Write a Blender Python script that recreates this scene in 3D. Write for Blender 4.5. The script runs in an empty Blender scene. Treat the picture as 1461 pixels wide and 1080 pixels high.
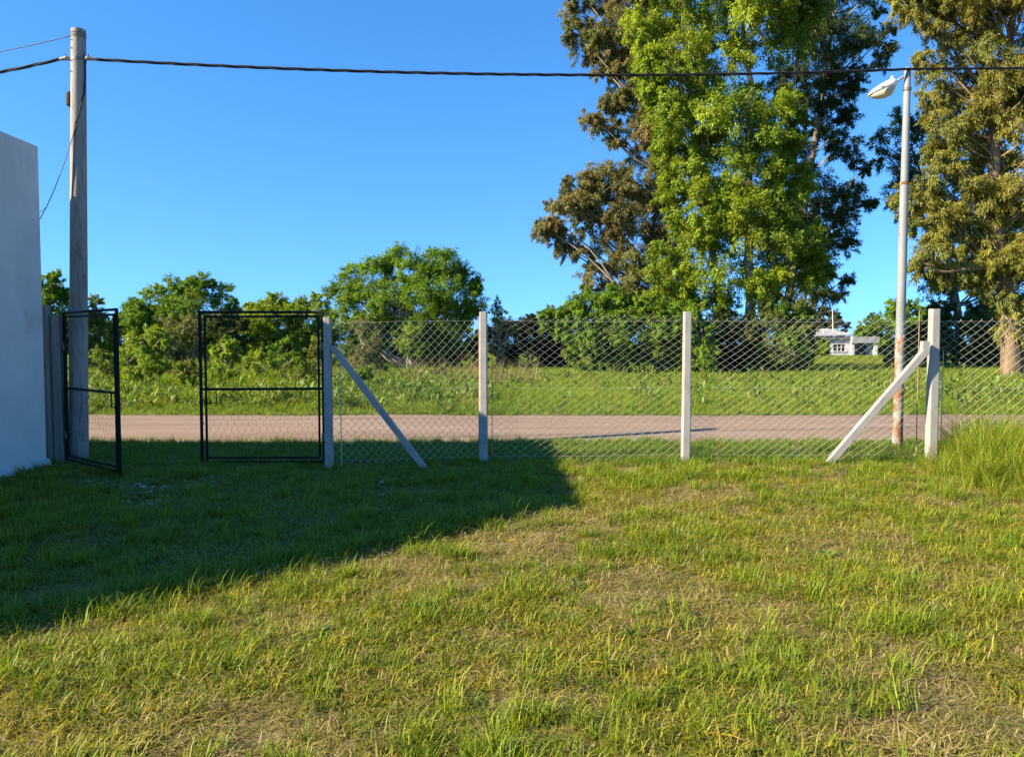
import bpy, bmesh, math, random
import numpy as np
from mathutils import Vector

# ------------------------------------------------------------------ camera, sky, sun, exposure
scene = bpy.context.scene
W, H, FPX = 1461.0, 1080.0, 1097.0
CAM_H = 1.55
PITCH = math.atan(50.0 / FPX)
cam_d = bpy.data.cameras.new('camera')
cam_d.sensor_width = 36.0
cam_d.lens = FPX / W * 36.0
cam_d.clip_start = 0.05
cam_d.clip_end = 6000.0
cam = bpy.data.objects.new('camera', cam_d)
scene.collection.objects.link(cam)
cam.location = (0, 0, CAM_H)
cam.rotation_euler = (math.pi / 2 - PITCH, 0, 0)
scene.camera = cam

SUN_TO = Vector((-6.6, -2.4, 4.0)).normalized()      # towards the sun
SUN_EL = math.asin(SUN_TO.z)
world = bpy.data.worlds.new('World')
scene.world = world
world.use_nodes = True
wn, wl = world.node_tree.nodes, world.node_tree.links
wn.clear()
sky = wn.new('ShaderNodeTexSky')
sky.sky_type = 'NISHITA'
sky.sun_disc = False
sky.sun_elevation = SUN_EL
sky.sun_rotation = math.atan2(SUN_TO.x, SUN_TO.y)
sky.altitude = 2500.0
sky.air_density = 0.9
sky.dust_density = 0.0
sky.ozone_density = 2.0
hs = wn.new('ShaderNodeHueSaturation')
hs.inputs['Hue'].default_value = 0.5
hs.inputs['Saturation'].default_value = 1.27
bgn = wn.new('ShaderNodeBackground')
bgn.inputs['Strength'].default_value = 0.135
wo = wn.new('ShaderNodeOutputWorld')
# very clear air: look a little higher into the sky model than the view ray, all round the horizon
wtc = wn.new('ShaderNodeTexCoord')
wmp = wn.new('ShaderNodeMapping')
wmp.inputs['Location'].default_value = (0, 0, 0.16)
wmp.inputs['Scale'].default_value = (1, 1, 0.85)
wl.new(wtc.outputs['Generated'], wmp.inputs['Vector'])
wvn = wn.new('ShaderNodeVectorMath'); wvn.operation = 'NORMALIZE'
wl.new(wmp.outputs[0], wvn.inputs[0])
wl.new(wvn.outputs[0], sky.inputs['Vector'])
wl.new(sky.outputs[0], hs.inputs['Color'])
wl.new(hs.outputs[0], bgn.inputs[0])
wl.new(bgn.outputs[0], wo.inputs[0])

sun_d = bpy.data.lights.new('sun', 'SUN')
sun_d.energy = 5.0
sun_d.angle = math.radians(0.53)
sun_d.color = (1.0, 0.87, 0.66)
sun = bpy.data.objects.new('sun', sun_d)
scene.collection.objects.link(sun)
sun.rotation_euler = SUN_TO.to_track_quat('Z', 'Y').to_euler()
sun.location = (-20, -8, 15)

scene.view_settings.view_transform = 'Standard'
scene.view_settings.look = 'None'
scene.view_settings.exposure = 1.5
scene.view_settings.gamma = 1.0
scene.view_settings.use_curve_mapping = False
scene.cycles.max_bounces = 6
scene.cycles.transparent_max_bounces = 8

# ------------------------------------------------------------------ helpers
COL = scene.collection
CT, ST = math.cos(PITCH), math.sin(PITCH)

def ray(px, py):
    u = (px - W / 2) / FPX
    v = (H / 2 - py) / FPX
    return np.array((u, CT + ST * v, -ST + CT * v))

def at(px, py, Y):
    d = ray(px, py)
    p = d * (Y / d[1])
    return Vector((p[0], p[1], p[2] + CAM_H))

def gnd(px, py):
    d = ray(px, py)
    t = -CAM_H / d[2]
    return Vector((d[0] * t, d[1] * t, 0))

def px2m(n, Y):
    return n * Y / FPX

def hash2(ix, iy, seed):
    n = (ix * 374761393 + iy * 668265263 + seed * 1442695041) & 0x7fffffff
    n = ((n ^ (n >> 13)) * 1274126177) & 0x7fffffff
    n = n ^ (n >> 16)
    return (n & 0xffff) / 65535.0

def vnoise(x, y, seed=0):
    x = np.asarray(x, float); y = np.asarray(y, float)
    ix = np.floor(x).astype(np.int64); iy = np.floor(y).astype(np.int64)
    fx = x - ix; fy = y - iy
    fx = fx * fx * (3 - 2 * fx); fy = fy * fy * (3 - 2 * fy)
    a = hash2(ix, iy, seed); b = hash2(ix + 1, iy, seed)
    c = hash2(ix, iy + 1, seed); d = hash2(ix + 1, iy + 1, seed)
    return (a * (1 - fx) + b * fx) * (1 - fy) + (c * (1 - fx) + d * fx) * fy

def fbm(x, y, seed=0, oct=3):
    s = 0; a = 1.0; t = 0
    x = np.asarray(x, float); y = np.asarray(y, float)
    for i in range(oct):
        s = s + a * vnoise(x * 2 ** i, y * 2 ** i, seed + i * 17); t += a; a *= 0.5
    return s / t

def ground_z(x, y):
    x = np.asarray(x, float); y = np.asarray(y, float)
    f = np.clip((13.0 - np.abs(y)) / 3.0, 0, 1)
    f2 = np.clip((y - 17.5) / 6.0, 0, 1) * np.clip((80 - y) / 30.0, 0, 1)
    return f * 0.07 * (fbm(x * .9, y * .9, 5) - 0.5) + f2 * 0.25 * (fbm(x * .12, y * .12, 9) - 0.5)

def gz(x, y):
    return float(ground_z(np.array([x]), np.array([y]))[0])

def tag(o, label=None, cat=None, group=None, kind=None):
    if label: o['label'] = label
    if cat: o['category'] = cat
    if group: o['group'] = group
    if kind: o['kind'] = kind
    return o

def empty(name, loc=(0, 0, 0), rz=0.0):
    o = bpy.data.objects.new(name, None)
    o.empty_display_size = 0.2
    o.location = loc
    o.rotation_euler = (0, 0, rz)
    COL.objects.link(o)
    return o

def mesh_obj(name, verts, faces, mat=None, parent=None, smooth=False, cols=None, link=True):
    me = bpy.data.meshes.new(name)
    me.from_pydata([tuple(v) for v in verts], [], faces)
    if smooth:
        me.shade_smooth()
    if mat: me.materials.append(mat)
    o = bpy.data.objects.new(name, me)
    if link: COL.objects.link(o)
    if parent: o.parent = parent
    return o

def quick_mesh(name, co, tris, mat, cols=None, smooth=False):
    """fast triangle mesh from numpy arrays"""
    me = bpy.data.meshes.new(name)
    nv, nt = len(co), len(tris)
    me.vertices.add(nv)
    me.vertices.foreach_set('co', np.ascontiguousarray(co, dtype=np.float32).ravel())
    me.loops.add(nt * 3)
    me.loops.foreach_set('vertex_index', np.ascontiguousarray(tris, dtype=np.int32).ravel())
    me.polygons.add(nt)
    me.polygons.foreach_set('loop_start', np.arange(0, nt * 3, 3, dtype=np.int32))
    me.update(calc_edges=True)
    if cols is not None:
        a = me.attributes.new('Col', 'FLOAT_COLOR', 'POINT')
        c4 = np.ones((nv, 4), np.float32); c4[:, :3] = cols
        a.data.foreach_set('color', c4.ravel())
    if smooth: me.shade_smooth()
    if mat: me.materials.append(mat)
    return me

class MB:
    """collects shapes for ONE mesh object"""
    def __init__(s): s.v = []; s.f = []
    def add(s, vs, fs):
        b = len(s.v); s.v += [tuple(v) for v in vs]; s.f += [tuple(i + b for i in f) for f in fs]
    def box(s, c, size, rz=0.0, taper=1.0):
        x, y, z = size[0] / 2, size[1] / 2, size[2] / 2
        vs = []
        for dz, t in ((-z, 1.0), (z, taper)):
            for dx, dy in ((-x, -y), (x, -y), (x, y), (-x, y)):
                a, b = dx * t, dy * t
                vs.append((c[0] + a * math.cos(rz) - b * math.sin(rz), c[1] + a * math.sin(rz) + b * math.cos(rz), c[2] + dz))
        s.add(vs, [(3, 2, 1, 0), (4, 5, 6, 7), (0, 1, 5, 4), (1, 2, 6, 5), (2, 3, 7, 6), (3, 0, 4, 7)])
    def tube(s, pts, rad, n=8, caps=True, phase=0.0):
        pts = [Vector(p) for p in pts]
        if not hasattr(rad, '__len__'): rad = [rad] * len(pts)
        rings = []
        up = None
        for i, p in enumerate(pts):
            d = (pts[min(i + 1, len(pts) - 1)] - pts[max(i - 1, 0)])
            if d.length < 1e-9: d = Vector((0, 0, 1))
            d.normalize()
            if up is None:
                up = Vector((1, 0, 0)) if abs(d.x) < 0.9 else Vector((0, 1, 0))
            a = (up - d * up.dot(d))
            if a.length < 1e-6: a = d.orthogonal()
            a.normalize(); up = a
            b = d.cross(a)
            rings.append([p + (a * math.cos(phase + 2 * math.pi * k / n) + b * math.sin(phase + 2 * math.pi * k / n)) * rad[i] for k in range(n)])
        vs = [v for r in rings for v in r]
        fs = []
        for i in range(len(rings) - 1):
            for k in range(n):
                k2 = (k + 1) % n
                fs.append((i * n + k, i * n + k2, (i + 1) * n + k2, (i + 1) * n + k))
        if caps:
            fs.append(tuple(range(n - 1, -1, -1)))
            fs.append(tuple((len(rings) - 1) * n + k for k in range(n)))
        s.add(vs, fs)
    def build(s, name, mat, parent=None, smooth=False, bevel=0.0):
        o = mesh_obj(name, s.v, s.f, mat, parent, smooth)
        if bevel > 0:
            m = o.modifiers.new('bevel', 'BEVEL'); m.width = bevel; m.segments = 2; m.limit_method = 'ANGLE'
        return o

# ------------------------------------------------------------------ materials
def new_mat(name):
    m = bpy.data.materials.new(name); m.use_nodes = True
    return m, m.node_tree.nodes, m.node_tree.links

def ramp(nodes, stops):
    r = nodes.new('ShaderNodeValToRGB')
    e = r.color_ramp.elements
    while len(e) < len(stops): e.new(0.5)
    for i, (p, c) in enumerate(stops):
        e[i].position = p; e[i].color = (c[0], c[1], c[2], 1)
    return r

def noise(nodes, links, scale, detail=4, rough=0.6, coord='Object', stretch=None):
    tc = nodes.new('ShaderNodeTexCoord')
    n = nodes.new('ShaderNodeTexNoise')
    n.inputs['Scale'].default_value = scale
    n.inputs['Detail'].default_value = detail
    n.inputs['Roughness'].default_value = rough
    if coord == 'World':
        g = nodes.new('ShaderNodeNewGeometry'); src = g.outputs['Position']
    else:
        src = tc.outputs[coord]
    if stretch:
        mp = nodes.new('ShaderNodeMapping'); mp.inputs['Scale'].default_value = stretch
        links.new(src, mp.inputs['Vector']); src = mp.outputs[0]
    links.new(src, n.inputs['Vector'])
    return n

def surf_mat(name, stops, scale=4.0, rough=0.8, bump=0.2, bscale=40.0, metallic=0.0, stretch=None, coord='World', spec=0.3, blotch=None, bdist=0.01):
    m, N, L = new_mat(name)
    bs = N['Principled BSDF']
    n1 = noise(N, L, scale, 6, 0.65, coord, stretch)
    r1 = ramp(N, stops)
    L.new(n1.outputs['Fac'], r1.inputs['Fac'])
    out = r1.outputs['Color']
    if blotch:
        col, bsc, lo, hi, st = blotch
        n3 = noise(N, L, bsc, 5, 0.7, coord, st)
        r3 = ramp(N, [(lo, (0, 0, 0)), (hi, (1, 1, 1))])
        L.new(n3.outputs['Fac'], r3.inputs['Fac'])
        mx = N.new('ShaderNodeMixRGB'); mx.inputs['Color2'].default_value = (*col, 1)
        L.new(r3.outputs['Color'], mx.inputs['Fac']); L.new(out, mx.inputs['Color1'])
        out = mx.outputs['Color']
    L.new(out, bs.inputs['Base Color'])
    bs.inputs['Roughness'].default_value = rough
    bs.inputs['Metallic'].default_value = metallic
    bs.inputs['Specular IOR Level'].default_value = spec
    if bump > 0:
        n2 = noise(N, L, bscale, 5, 0.7, coord, stretch)
        b = N.new('ShaderNodeBump'); b.inputs['Strength'].default_value = bump; b.inputs['Distance'].default_value = bdist
        L.new(n2.outputs['Fac'], b.inputs['Height']); L.new(b.outputs[0], bs.inputs['Normal'])
    return m

def leaf_mat(name, transl=0.4, rough=0.5, tint_attr=False, spec=0.25):
    m, N, L = new_mat(name)
    bs = N['Principled BSDF']
    at_ = N.new('ShaderNodeAttribute'); at_.attribute_name = 'Col'
    out = at_.outputs['Color']
    if tint_attr:
        a2 = N.new('ShaderNodeAttribute'); a2.attribute_type = 'INSTANCER'; a2.attribute_name = 'tint'
        mx = N.new('ShaderNodeMixRGB'); mx.blend_type = 'MULTIPLY'; mx.inputs['Fac'].default_value = 1.0
        L.new(out, mx.inputs['Color1']); L.new(a2.outputs['Color'], mx.inputs['Color2'])
        out = mx.outputs['Color']
    bs.inputs['Roughness'].default_value = rough
    bs.inputs['Specular IOR Level'].default_value = spec
    L.new(out, bs.inputs['Base Color'])
    tr = N.new('ShaderNodeBsdfTranslucent')
    sc = N.new('ShaderNodeMixRGB'); sc.blend_type = 'MULTIPLY'; sc.inputs['Fac'].default_value = 1.0
    sc.inputs['Color2'].default_value = (1.35, 1.3, 0.55, 1)
    L.new(out, sc.inputs['Color1']); L.new(sc.outputs[0], tr.inputs['Color'])
    ms = N.new('ShaderNodeMixShader'); ms.inputs['Fac'].default_value = transl
    L.new(bs.outputs[0], ms.inputs[1]); L.new(tr.outputs[0], ms.inputs[2])
    L.new(ms.outputs[0], N['Material Output'].inputs['Surface'])
    return m

M = {}
M['leaf'] = leaf_mat('foliage')
M['grass'] = leaf_mat('grass_blades', 0.35, 0.5, True)
M['bark'] = surf_mat('bark_pale', [(0.3, (0.13, 0.10, 0.07)), (0.55, (0.30, 0.25, 0.18)), (0.75, (0.42, 0.36, 0.27))], 2.2, 0.9, 0.6, 14, stretch=(1, 1, 0.25), bdist=0.03)
M['bark_brown'] = surf_mat('bark_brown', [(0.3, (0.09, 0.06, 0.035)), (0.55, (0.22, 0.15, 0.08)), (0.75, (0.33, 0.24, 0.13))], 2.6, 0.9, 0.8, 12, stretch=(1, 1, 0.2), bdist=0.04)
M['plaster'] = surf_mat('plaster', [(0.25, (0.52, 0.49, 0.43)), (0.5, (0.62, 0.59, 0.53)), (0.75, (0.69, 0.66, 0.60))], 1.1, 0.92, 0.35, 30, blotch=((0.33, 0.31, 0.27), 1.7, 0.62, 0.78, (1, 1, .5)))
M['plaster_edge'] = surf_mat('plaster_base', [(0.3, (0.34, 0.33, 0.30)), (0.6, (0.56, 0.55, 0.52))], 5, 0.92, 0.9, 14, bdist=0.03)
M['concrete'] = surf_mat('cast_concrete', [(0.25, (0.26, 0.24, 0.205)), (0.5, (0.32, 0.30, 0.262)), (0.75, (0.37, 0.35, 0.31))], 5, 0.9, 0.4, 60, blotch=((0.20, 0.18, 0.15), 7, 0.58, 0.74, (1.5, 1.5, .5)), bdist=0.006)
M['pole_concrete'] = surf_mat('pole_concrete', [(0.25, (0.22, 0.20, 0.165)), (0.5, (0.29, 0.265, 0.22)), (0.75, (0.35, 0.325, 0.275))], 3, 0.9, 0.4, 25, stretch=(1, 1, 0.3), blotch=((0.15, 0.13, 0.11), 7, 0.52, 0.66, (3.0, 3.0, .5)), bdist=0.01)
M['old_wood'] = surf_mat('weathered_wood', [(0.25, (0.12, 0.10, 0.08)), (0.5, (0.24, 0.21, 0.17)), (0.75, (0.36, 0.33, 0.28))], 9, 0.9, 0.7, 30, stretch=(1, 1, 0.06), bdist=0.01)
M['gate_black'] = surf_mat('black_gate_paint', [(0.3, (0.006, 0.009, 0.008)), (0.7, (0.014, 0.018, 0.016))], 12, 0.55, 0.2, 80, blotch=((0.09, 0.035, 0.015), 16, 0.66, 0.72, None), bdist=0.003, spec=0.1)
M['galv'] = surf_mat('galvanised_wire', [(0.3, (0.34, 0.34, 0.27)), (0.7, (0.46, 0.45, 0.37))], 8, 0.55, 0, spec=0.4)
M['rod'] = surf_mat('rusty_rod', [(0.35, (0.17, 0.08, 0.04)), (0.6, (0.33, 0.22, 0.15))], 14, 0.8, 0.2, 80)
M['dark_wire'] = surf_mat('dark_hex_wire', [(0.3, (0.03, 0.025, 0.02)), (0.7, (0.08, 0.06, 0.04))], 10, 0.6, 0)
M['lamp_pole'] = surf_mat('painted_lamp_pole', [(0.3, (0.17, 0.18, 0.17)), (0.6, (0.235, 0.245, 0.23)), (0.8, (0.29, 0.30, 0.275))], 3, 0.6, 0.25, 50, stretch=(1, 1, .4), spec=0.4, blotch=((0.25, 0.12, 0.05), 5, 0.60, 0.68, (1, 1, .45)), bdist=0.004)
M['rust'] = surf_mat('rusty_flaking_paint', [(0.36, (0.16, 0.065, 0.025)), (0.46, (0.22, 0.11, 0.05)), (0.56, (0.27, 0.265, 0.23)), (0.75, (0.31, 0.31, 0.27))], 9, 0.85, 0.5, 50, bdist=0.006, stretch=(1, 1, .6))
M['lamp_white'] = surf_mat('lamp_housing', [(0.3, (0.70, 0.68, 0.62)), (0.7, (0.80, 0.78, 0.74))], 8, 0.5, 0.05, 50, spec=0.5)
M['cable'] = surf_mat('black_cable', [(0.3, (0.010, 0.010, 0.011)), (0.7, (0.022, 0.021, 0.021))], 20, 0.6, 0)
M['brown_wire'] = surf_mat('brown_wire', [(0.3, (0.10, 0.06, 0.04)), (0.7, (0.17, 0.11, 0.08))], 20, 0.6, 0)
M['hardware'] = surf_mat('steel_hardware', [(0.3, (0.10, 0.09, 0.085)), (0.7, (0.22, 0.20, 0.18))], 30, 0.5, 0, metallic=0.4)
M['rubble'] = surf_mat('rubble', [(0.3, (0.20, 0.195, 0.18)), (0.7, (0.40, 0.39, 0.36))], 20, 0.9, 0.4, 60)
M['house_wall'] = surf_mat('house_whitewash', [(0.3, (0.42, 0.41, 0.41)), (0.5, (0.52, 0.51, 0.51)), (0.7, (0.60, 0.59, 0.59))], 0.9, 0.9, 0.2, 10, blotch=((0.34, 0.31, 0.29), 1.2, 0.58, 0.72, (1, 1, .5)))
M['house_dark'] = surf_mat('house_dark_openings', [(0.3, (0.010, 0.011, 0.013)), (0.7, (0.025, 0.026, 0.03))], 2, 0.25, 0)
M['porch_shade'] = surf_mat('porch_bluish_shade', [(0.3, (0.24, 0.33, 0.52)), (0.7, (0.34, 0.43, 0.60))], 1.5, 0.85, 0.1, 10)  # bluish shade under the porch, put into the wall colour
M['roof_sheet'] = surf_mat('old_roof_sheet', [(0.3, (0.22, 0.215, 0.21)), (0.55, (0.32, 0.315, 0.31)), (0.75, (0.38, 0.375, 0.37))], 1.2, 0.8, 0.3, 12, blotch=((0.30, 0.25, 0.21), 1.4, 0.55, 0.7, None))
M['eave'] = surf_mat('eave_board', [(0.3, (0.10, 0.09, 0.085)), (0.7, (0.20, 0.18, 0.17))], 2, 0.8, 0.1, 20)
M['cream_pipe'] = surf_mat('cream_pipe', [(0.3, (0.60, 0.58, 0.48)), (0.7, (0.72, 0.70, 0.60))], 3, 0.6, 0)

def glass_bowl():
    m, N, L = new_mat('lamp_bowl')
    bs = N['Principled BSDF']
    bs.inputs['Base Color'].default_value = (0.62, 0.55, 0.36, 1)
    bs.inputs['Roughness'].default_value = 0.25
    bs.inputs['Transmission Weight'].default_value = 0.35
    return m
M['bowl'] = glass_bowl()

def ground_mat():
    m, N, L = new_mat('ground_soil_and_thatch')
    bs = N['Principled BSDF']
    n1 = noise(N, L, 1.3, 6, 0.65, 'World')
    n2 = noise(N, L, 30.0, 6, 0.75, 'World')
    r1 = ramp(N, [(0.30, (0.10, 0.12, 0.030)), (0.48, (0.20, 0.17, 0.065)), (0.62, (0.27, 0.20, 0.10)), (0.8, (0.16, 0.11, 0.06))])
    L.new(n1.outputs['Fac'], r1.inputs['Fac'])
    r2 = ramp(N, [(0.3, (0.45, 0.45, 0.45)), (0.7, (1.25, 1.2, 1.1))])
    L.new(n2.outputs['Fac'], r2.inputs['Fac'])
    mx = N.new('ShaderNodeMixRGB'); mx.blend_type = 'MULTIPLY'; mx.inputs['Fac'].default_value = 1
    L.new(r1.outputs[0], mx.inputs['Color1']); L.new(r2.outputs[0], mx.inputs['Color2'])
    # beyond the road the ground carries green sward
    g = N.new('ShaderNodeNewGeometry'); sp = N.new('ShaderNodeSeparateXYZ'); L.new(g.outputs['Position'], sp.inputs[0])
    mr = N.new('ShaderNodeMapRange'); mr.inputs['From Min'].default_value = 15.5; mr.inputs['From Max'].default_value = 17.5
    L.new(sp.outputs['Y'], mr.inputs['Value'])
    n3 = noise(N, L, 0.5, 5, 0.6, 'World')
    r3 = ramp(N, [(0.3, (0.060, 0.095, 0.018)), (0.7, (0.125, 0.155, 0.035))])
    L.new(n3.outputs['Fac'], r3.inputs['Fac'])
    m2 = N.new('ShaderNodeMixRGB')
    L.new(mr.outputs[0], m2.inputs['Fac']); L.new(mx.outputs[0], m2.inputs['Color1']); L.new(r3.outputs[0], m2.inputs['Color2'])
    L.new(m2.outputs[0], bs.inputs['Base Color'])
    bs.inputs['Roughness'].default_value = 0.95
    bs.inputs['Specular IOR Level'].default_value = 0.1
    b = N.new('ShaderNodeBump'); b.inputs['Strength'].default_value = 0.8; b.inputs['Distance'].default_value = 0.03
    L.new(n2.outputs['Fac'], b.inputs['Height']); L.new(b.outputs[0], bs.inputs['Normal'])
    return m
M['ground'] = ground_mat()

def road_mat():
    m, N, L = new_mat('dirt_road')
    bs = N['Principled BSDF']
    n1 = noise(N, L, 1.2, 6, 0.65, 'World', (0.16, 1.3, 1))
    r1 = ramp(N, [(0.28, (0.235, 0.165, 0.115)), (0.5, (0.30, 0.215, 0.155)), (0.72, (0.36, 0.27, 0.20))])
    L.new(n1.outputs['Fac'], r1.inputs['Fac'])
    n2 = noise(N, L, 28, 6, 0.8, 'World')
    r2 = ramp(N, [(0.32, (0.62, 0.6, 0.58)), (0.62, (1.1, 1.1, 1.1))])
    L.new(n2.outputs['Fac'], r2.inputs['Fac'])
    mx = N.new('ShaderNodeMixRGB'); mx.blend_type = 'MULTIPLY'; mx.inputs['Fac'].default_value = 1
    L.new(r1.outputs[0], mx.inputs['Color1']); L.new(r2.outputs[0], mx.inputs['Color2'])
    L.new(mx.outputs[0], bs.inputs['Base Color'])
    bs.inputs['Roughness'].default_value = 0.95
    bs.inputs['Specular IOR Level'].default_value = 0.1
    b = N.new('ShaderNodeBump'); b.inputs['Strength'].default_value = 0.7; b.inputs['Distance'].default_value = 0.03
    L.new(n2.outputs['Fac'], b.inputs['Height']); L.new(b.outputs[0], bs.inputs['Normal'])
    return m
M['road'] = road_mat()

# ------------------------------------------------------------------ ground and road
def axis(lo, hi, near_lo, near_hi, step):
    a = list(np.arange(near_lo, near_hi + 1e-6, step))
    s = step; v = near_hi
    while v < hi:
        s *= 1.35; v = min(v + s, hi); a.append(v)
    s = step; v = near_lo; pre = []
    while v > lo:
        s *= 1.35; v = max(v - s, lo); pre.append(v)
    return np.array(pre[::-1] + a)

gx = axis(-2500, 2500, -14, 14, 0.2)
gy = axis(-300, 4000, 0.0, 14, 0.2)
GX, GY = np.meshgrid(gx, gy)
GZ = ground_z(GX, GY)
nx, ny = len(gx), len(gy)
ii = np.arange((ny - 1) * (nx - 1)); r_, c_ = ii // (nx - 1), ii % (nx - 1)
a_ = r_ * nx + c_
tris = np.concatenate([np.stack([a_, a_ + 1, a_ + nx + 1], 1), np.stack([a_, a_ + nx + 1, a_ + nx], 1)])
me = quick_mesh('ground', np.stack([GX.ravel(), GY.ravel(), GZ.ravel()], 1), tris, M['ground'], smooth=True)
ground = bpy.data.objects.new('ground', me); COL.objects.link(ground)
tag(ground, kind='structure')

RN, RF = 12.0, 16.45          # near and far edge of the road
xs = np.concatenate([np.linspace(-400, -22, 40), np.arange(-21, 21.01, 0.3), np.linspace(22, 400, 40)])
rows = np.linspace(0, 1, 12)
vs = []
for t in rows:
    e0 = RN + 0.30 * (fbm(xs * .5, xs * 0, 31) - 0.5)
    e1 = RF + 0.45 * (fbm(xs * .4, xs * 0, 33) - 0.5)
    y = e0 * (1 - t) + e1 * t
    z = 0.012 + 0.07 * math.sin(math.pi * t) + 0.02 * (fbm(xs * .3, y * 1.4, 35) - .5) + ground_z(xs, y)
    vs.append(np.stack([xs, y, z], 1))
vs = np.concatenate(vs); n = len(xs)
ii = np.arange((len(rows) - 1) * (n - 1)); r_, c_ = ii // (n - 1), ii % (n - 1); a_ = r_ * n + c_
tris = np.concatenate([np.stack([a_, a_ + 1, a_ + n + 1], 1), np.stack([a_, a_ + n + 1, a_ + n], 1)])
road = bpy.data.objects.new('road', quick_mesh('road', vs, tris, M['road'], smooth=True)); COL.objects.link(road)
tag(road, kind='structure')

# ------------------------------------------------------------------ plastered building on the left
WX = -5.83; WYF = 9.58; WH = 3.97
bld = empty('plastered_building', (WX, WYF, 0))
tag(bld, 'grey plastered building with tall blank wall and flat top beside the gate', 'building')
foot = [(WX, WYF), (WX, 4.85), (WX - 3.35, 1.5), (-14.5, 1.5), (-14.5, WYF)]
n = len(foot)
vs = []; fs = []
def loc(p, z): return (p[0] - WX, p[1] - WYF, z)
# outer wall shell as a ring with 0.2 m thick parapet, roof slab set lower inside
cx = sum(p[0] for p in foot) / n; cy = sum(p[1] for p in foot) / n
inner = [(p[0] + (cx - p[0]) * 0.055, p[1] + (cy - p[1]) * 0.055) for p in foot]
ringz = [(foot, -0.3), (foot, WH), (inner, WH), (inner, WH - 0.45)]
for pts, z in ringz: vs += [loc(p, z) for p in pts]
for k in range(3):
    for i in range(n):
        j = (i + 1) % n
        fs.append((k * n + i, k * n + j, (k + 1) * n + j, (k + 1) * n + i))
fs.append(tuple(range(n)))
w = mesh_obj('wall', vs, fs, M['plaster'], bld)
bm = bmesh.new(); bm.from_mesh(w.data); bmesh.ops.recalc_face_normals(bm, faces=bm.faces); bm.to_mesh(w.data); bm.free()
m = w.modifiers.new('bevel', 'BEVEL'); m.width = 0.012; m.segments = 2; m.limit_method = 'ANGLE'
b = MB(); b.add([loc(p, WH - 0.5) for p in inner] + [loc(p, WH - 0.46) for p in inner],
                [tuple(range(n - 1, -1, -1)), tuple(range(n, 2 * n))] + [(i, (i + 1) % n, n + (i + 1) % n, n + i) for i in range(n)])
b.build('roof_slab', M['concrete'], bld)
# rough plaster foot along the visible wall
rng = random.Random(4)
b = MB(); N_ = 90; prof = []
for i in range(N_):
    y = 5.2 + (WYF + 0.03 - 5.2) * i / (N_ - 1)
    h = 0.09 + 0.02 * math.sin(i * .7) + rng.random() * 0.035
    d = 0.035 + rng.random() * 0.02
    prof.append([loc((WX - 0.05, y), -0.15), loc((WX + d + 0.03, y), -0.15), loc((WX + d, y), h * 0.55), loc((WX + 0.006, y), h), loc((WX - 0.05, y), h)])
vs = [p for r in prof for p in r]; fs = []
for i in range(N_ - 1):
    for k in range(5):
        k2 = (k + 1) % 5
        fs.append((i * 5 + k, i * 5 + k2, (i + 1) * 5 + k2, (i + 1) * 5 + k))
fs += [(4, 3, 2, 1, 0), tuple((N_ - 1) * 5 + k for k in range(5))]
b.add(vs, fs); o = b.build('plaster_foot', M['plaster_edge'], bld)
o['label'] = 'rough whitewashed plaster foot along the wall base'
bmx = bmesh.new(); bmx.from_mesh(o.data); bmesh.ops.recalc_face_normals(bmx, faces=bmx.faces); bmx.to_mesh(o.data); bmx.free()

# ------------------------------------------------------------------ posts by the wall
def wooden_post(px, ytop, Y, wpx, label, slant):
    bx_ = at(px, 600, Y); X = bx_.x
    zt = at(px, ytop, Y).z
    w2 = px2m(wpx, Y)
    r = empty('gate_post', (X, Y, gz(X, Y)))
    tag(r, label, 'post', 'old posts between the wall and the gate')
    b = MB()
    rg = random.Random(int(px))
    segs = 7; n = 8
    rings = []
    for s in range(segs + 1):
        z = -0.25 + (zt + 0.25) * s / segs
        k = 1.0 - 0.08 * s / segs
        ring = []
        for dx, dy in ((-.5, -.36), (-.36, -.5), (.36, -.5), (.5, -.36), (.5, .36), (.36, .5), (-.36, .5), (-.5, .36)):
            ring.append((dx * w2 * k + slant * z + rg.uniform(-.003, .003), dy * w2 * 0.9 * k + rg.uniform(-.003, .003), z + (0.012 * dx if s == segs else 0)))
        rings.append(ring)
    vs = [p for r0 in rings for p in r0]; fs = []
    for s in range(segs):
        for k in range(n):
            k2 = (k + 1) % n
            fs.append((s * n + k, s * n + k2, (s + 1) * n + k2, (s + 1) * n + k))
    fs += [tuple(range(n - 1, -1, -1)), tuple(segs * n + k for k in range(n))]
    b.add(vs, fs); b.build('shaft', M['old_wood'], r)
    # tie wire round the post
    b = MB()
    h = zt * 0.62
    pts = [((w2 * .53) * math.copysign(min(1, abs(1.35 * math.cos(t))), math.cos(t)) + slant * h, (w2 * .49) * math.copysign(min(1, abs(1.35 * math.sin(t))), math.sin(t)), h) for t in np.linspace(0, 2 * math.pi, 17)]
    b.tube(pts, 0.003, 5); b.build('tie_wire', M['rod'], r)
    return r
wooden_post(68, 436, 9.82, 15.5, 'taller weathered grey post hard against the plastered wall', -0.006)
wooden_post(85.5, 449, 9.86, 13.5, 'shorter weathered grey post carrying the open gate leaf', -0.008)

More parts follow.
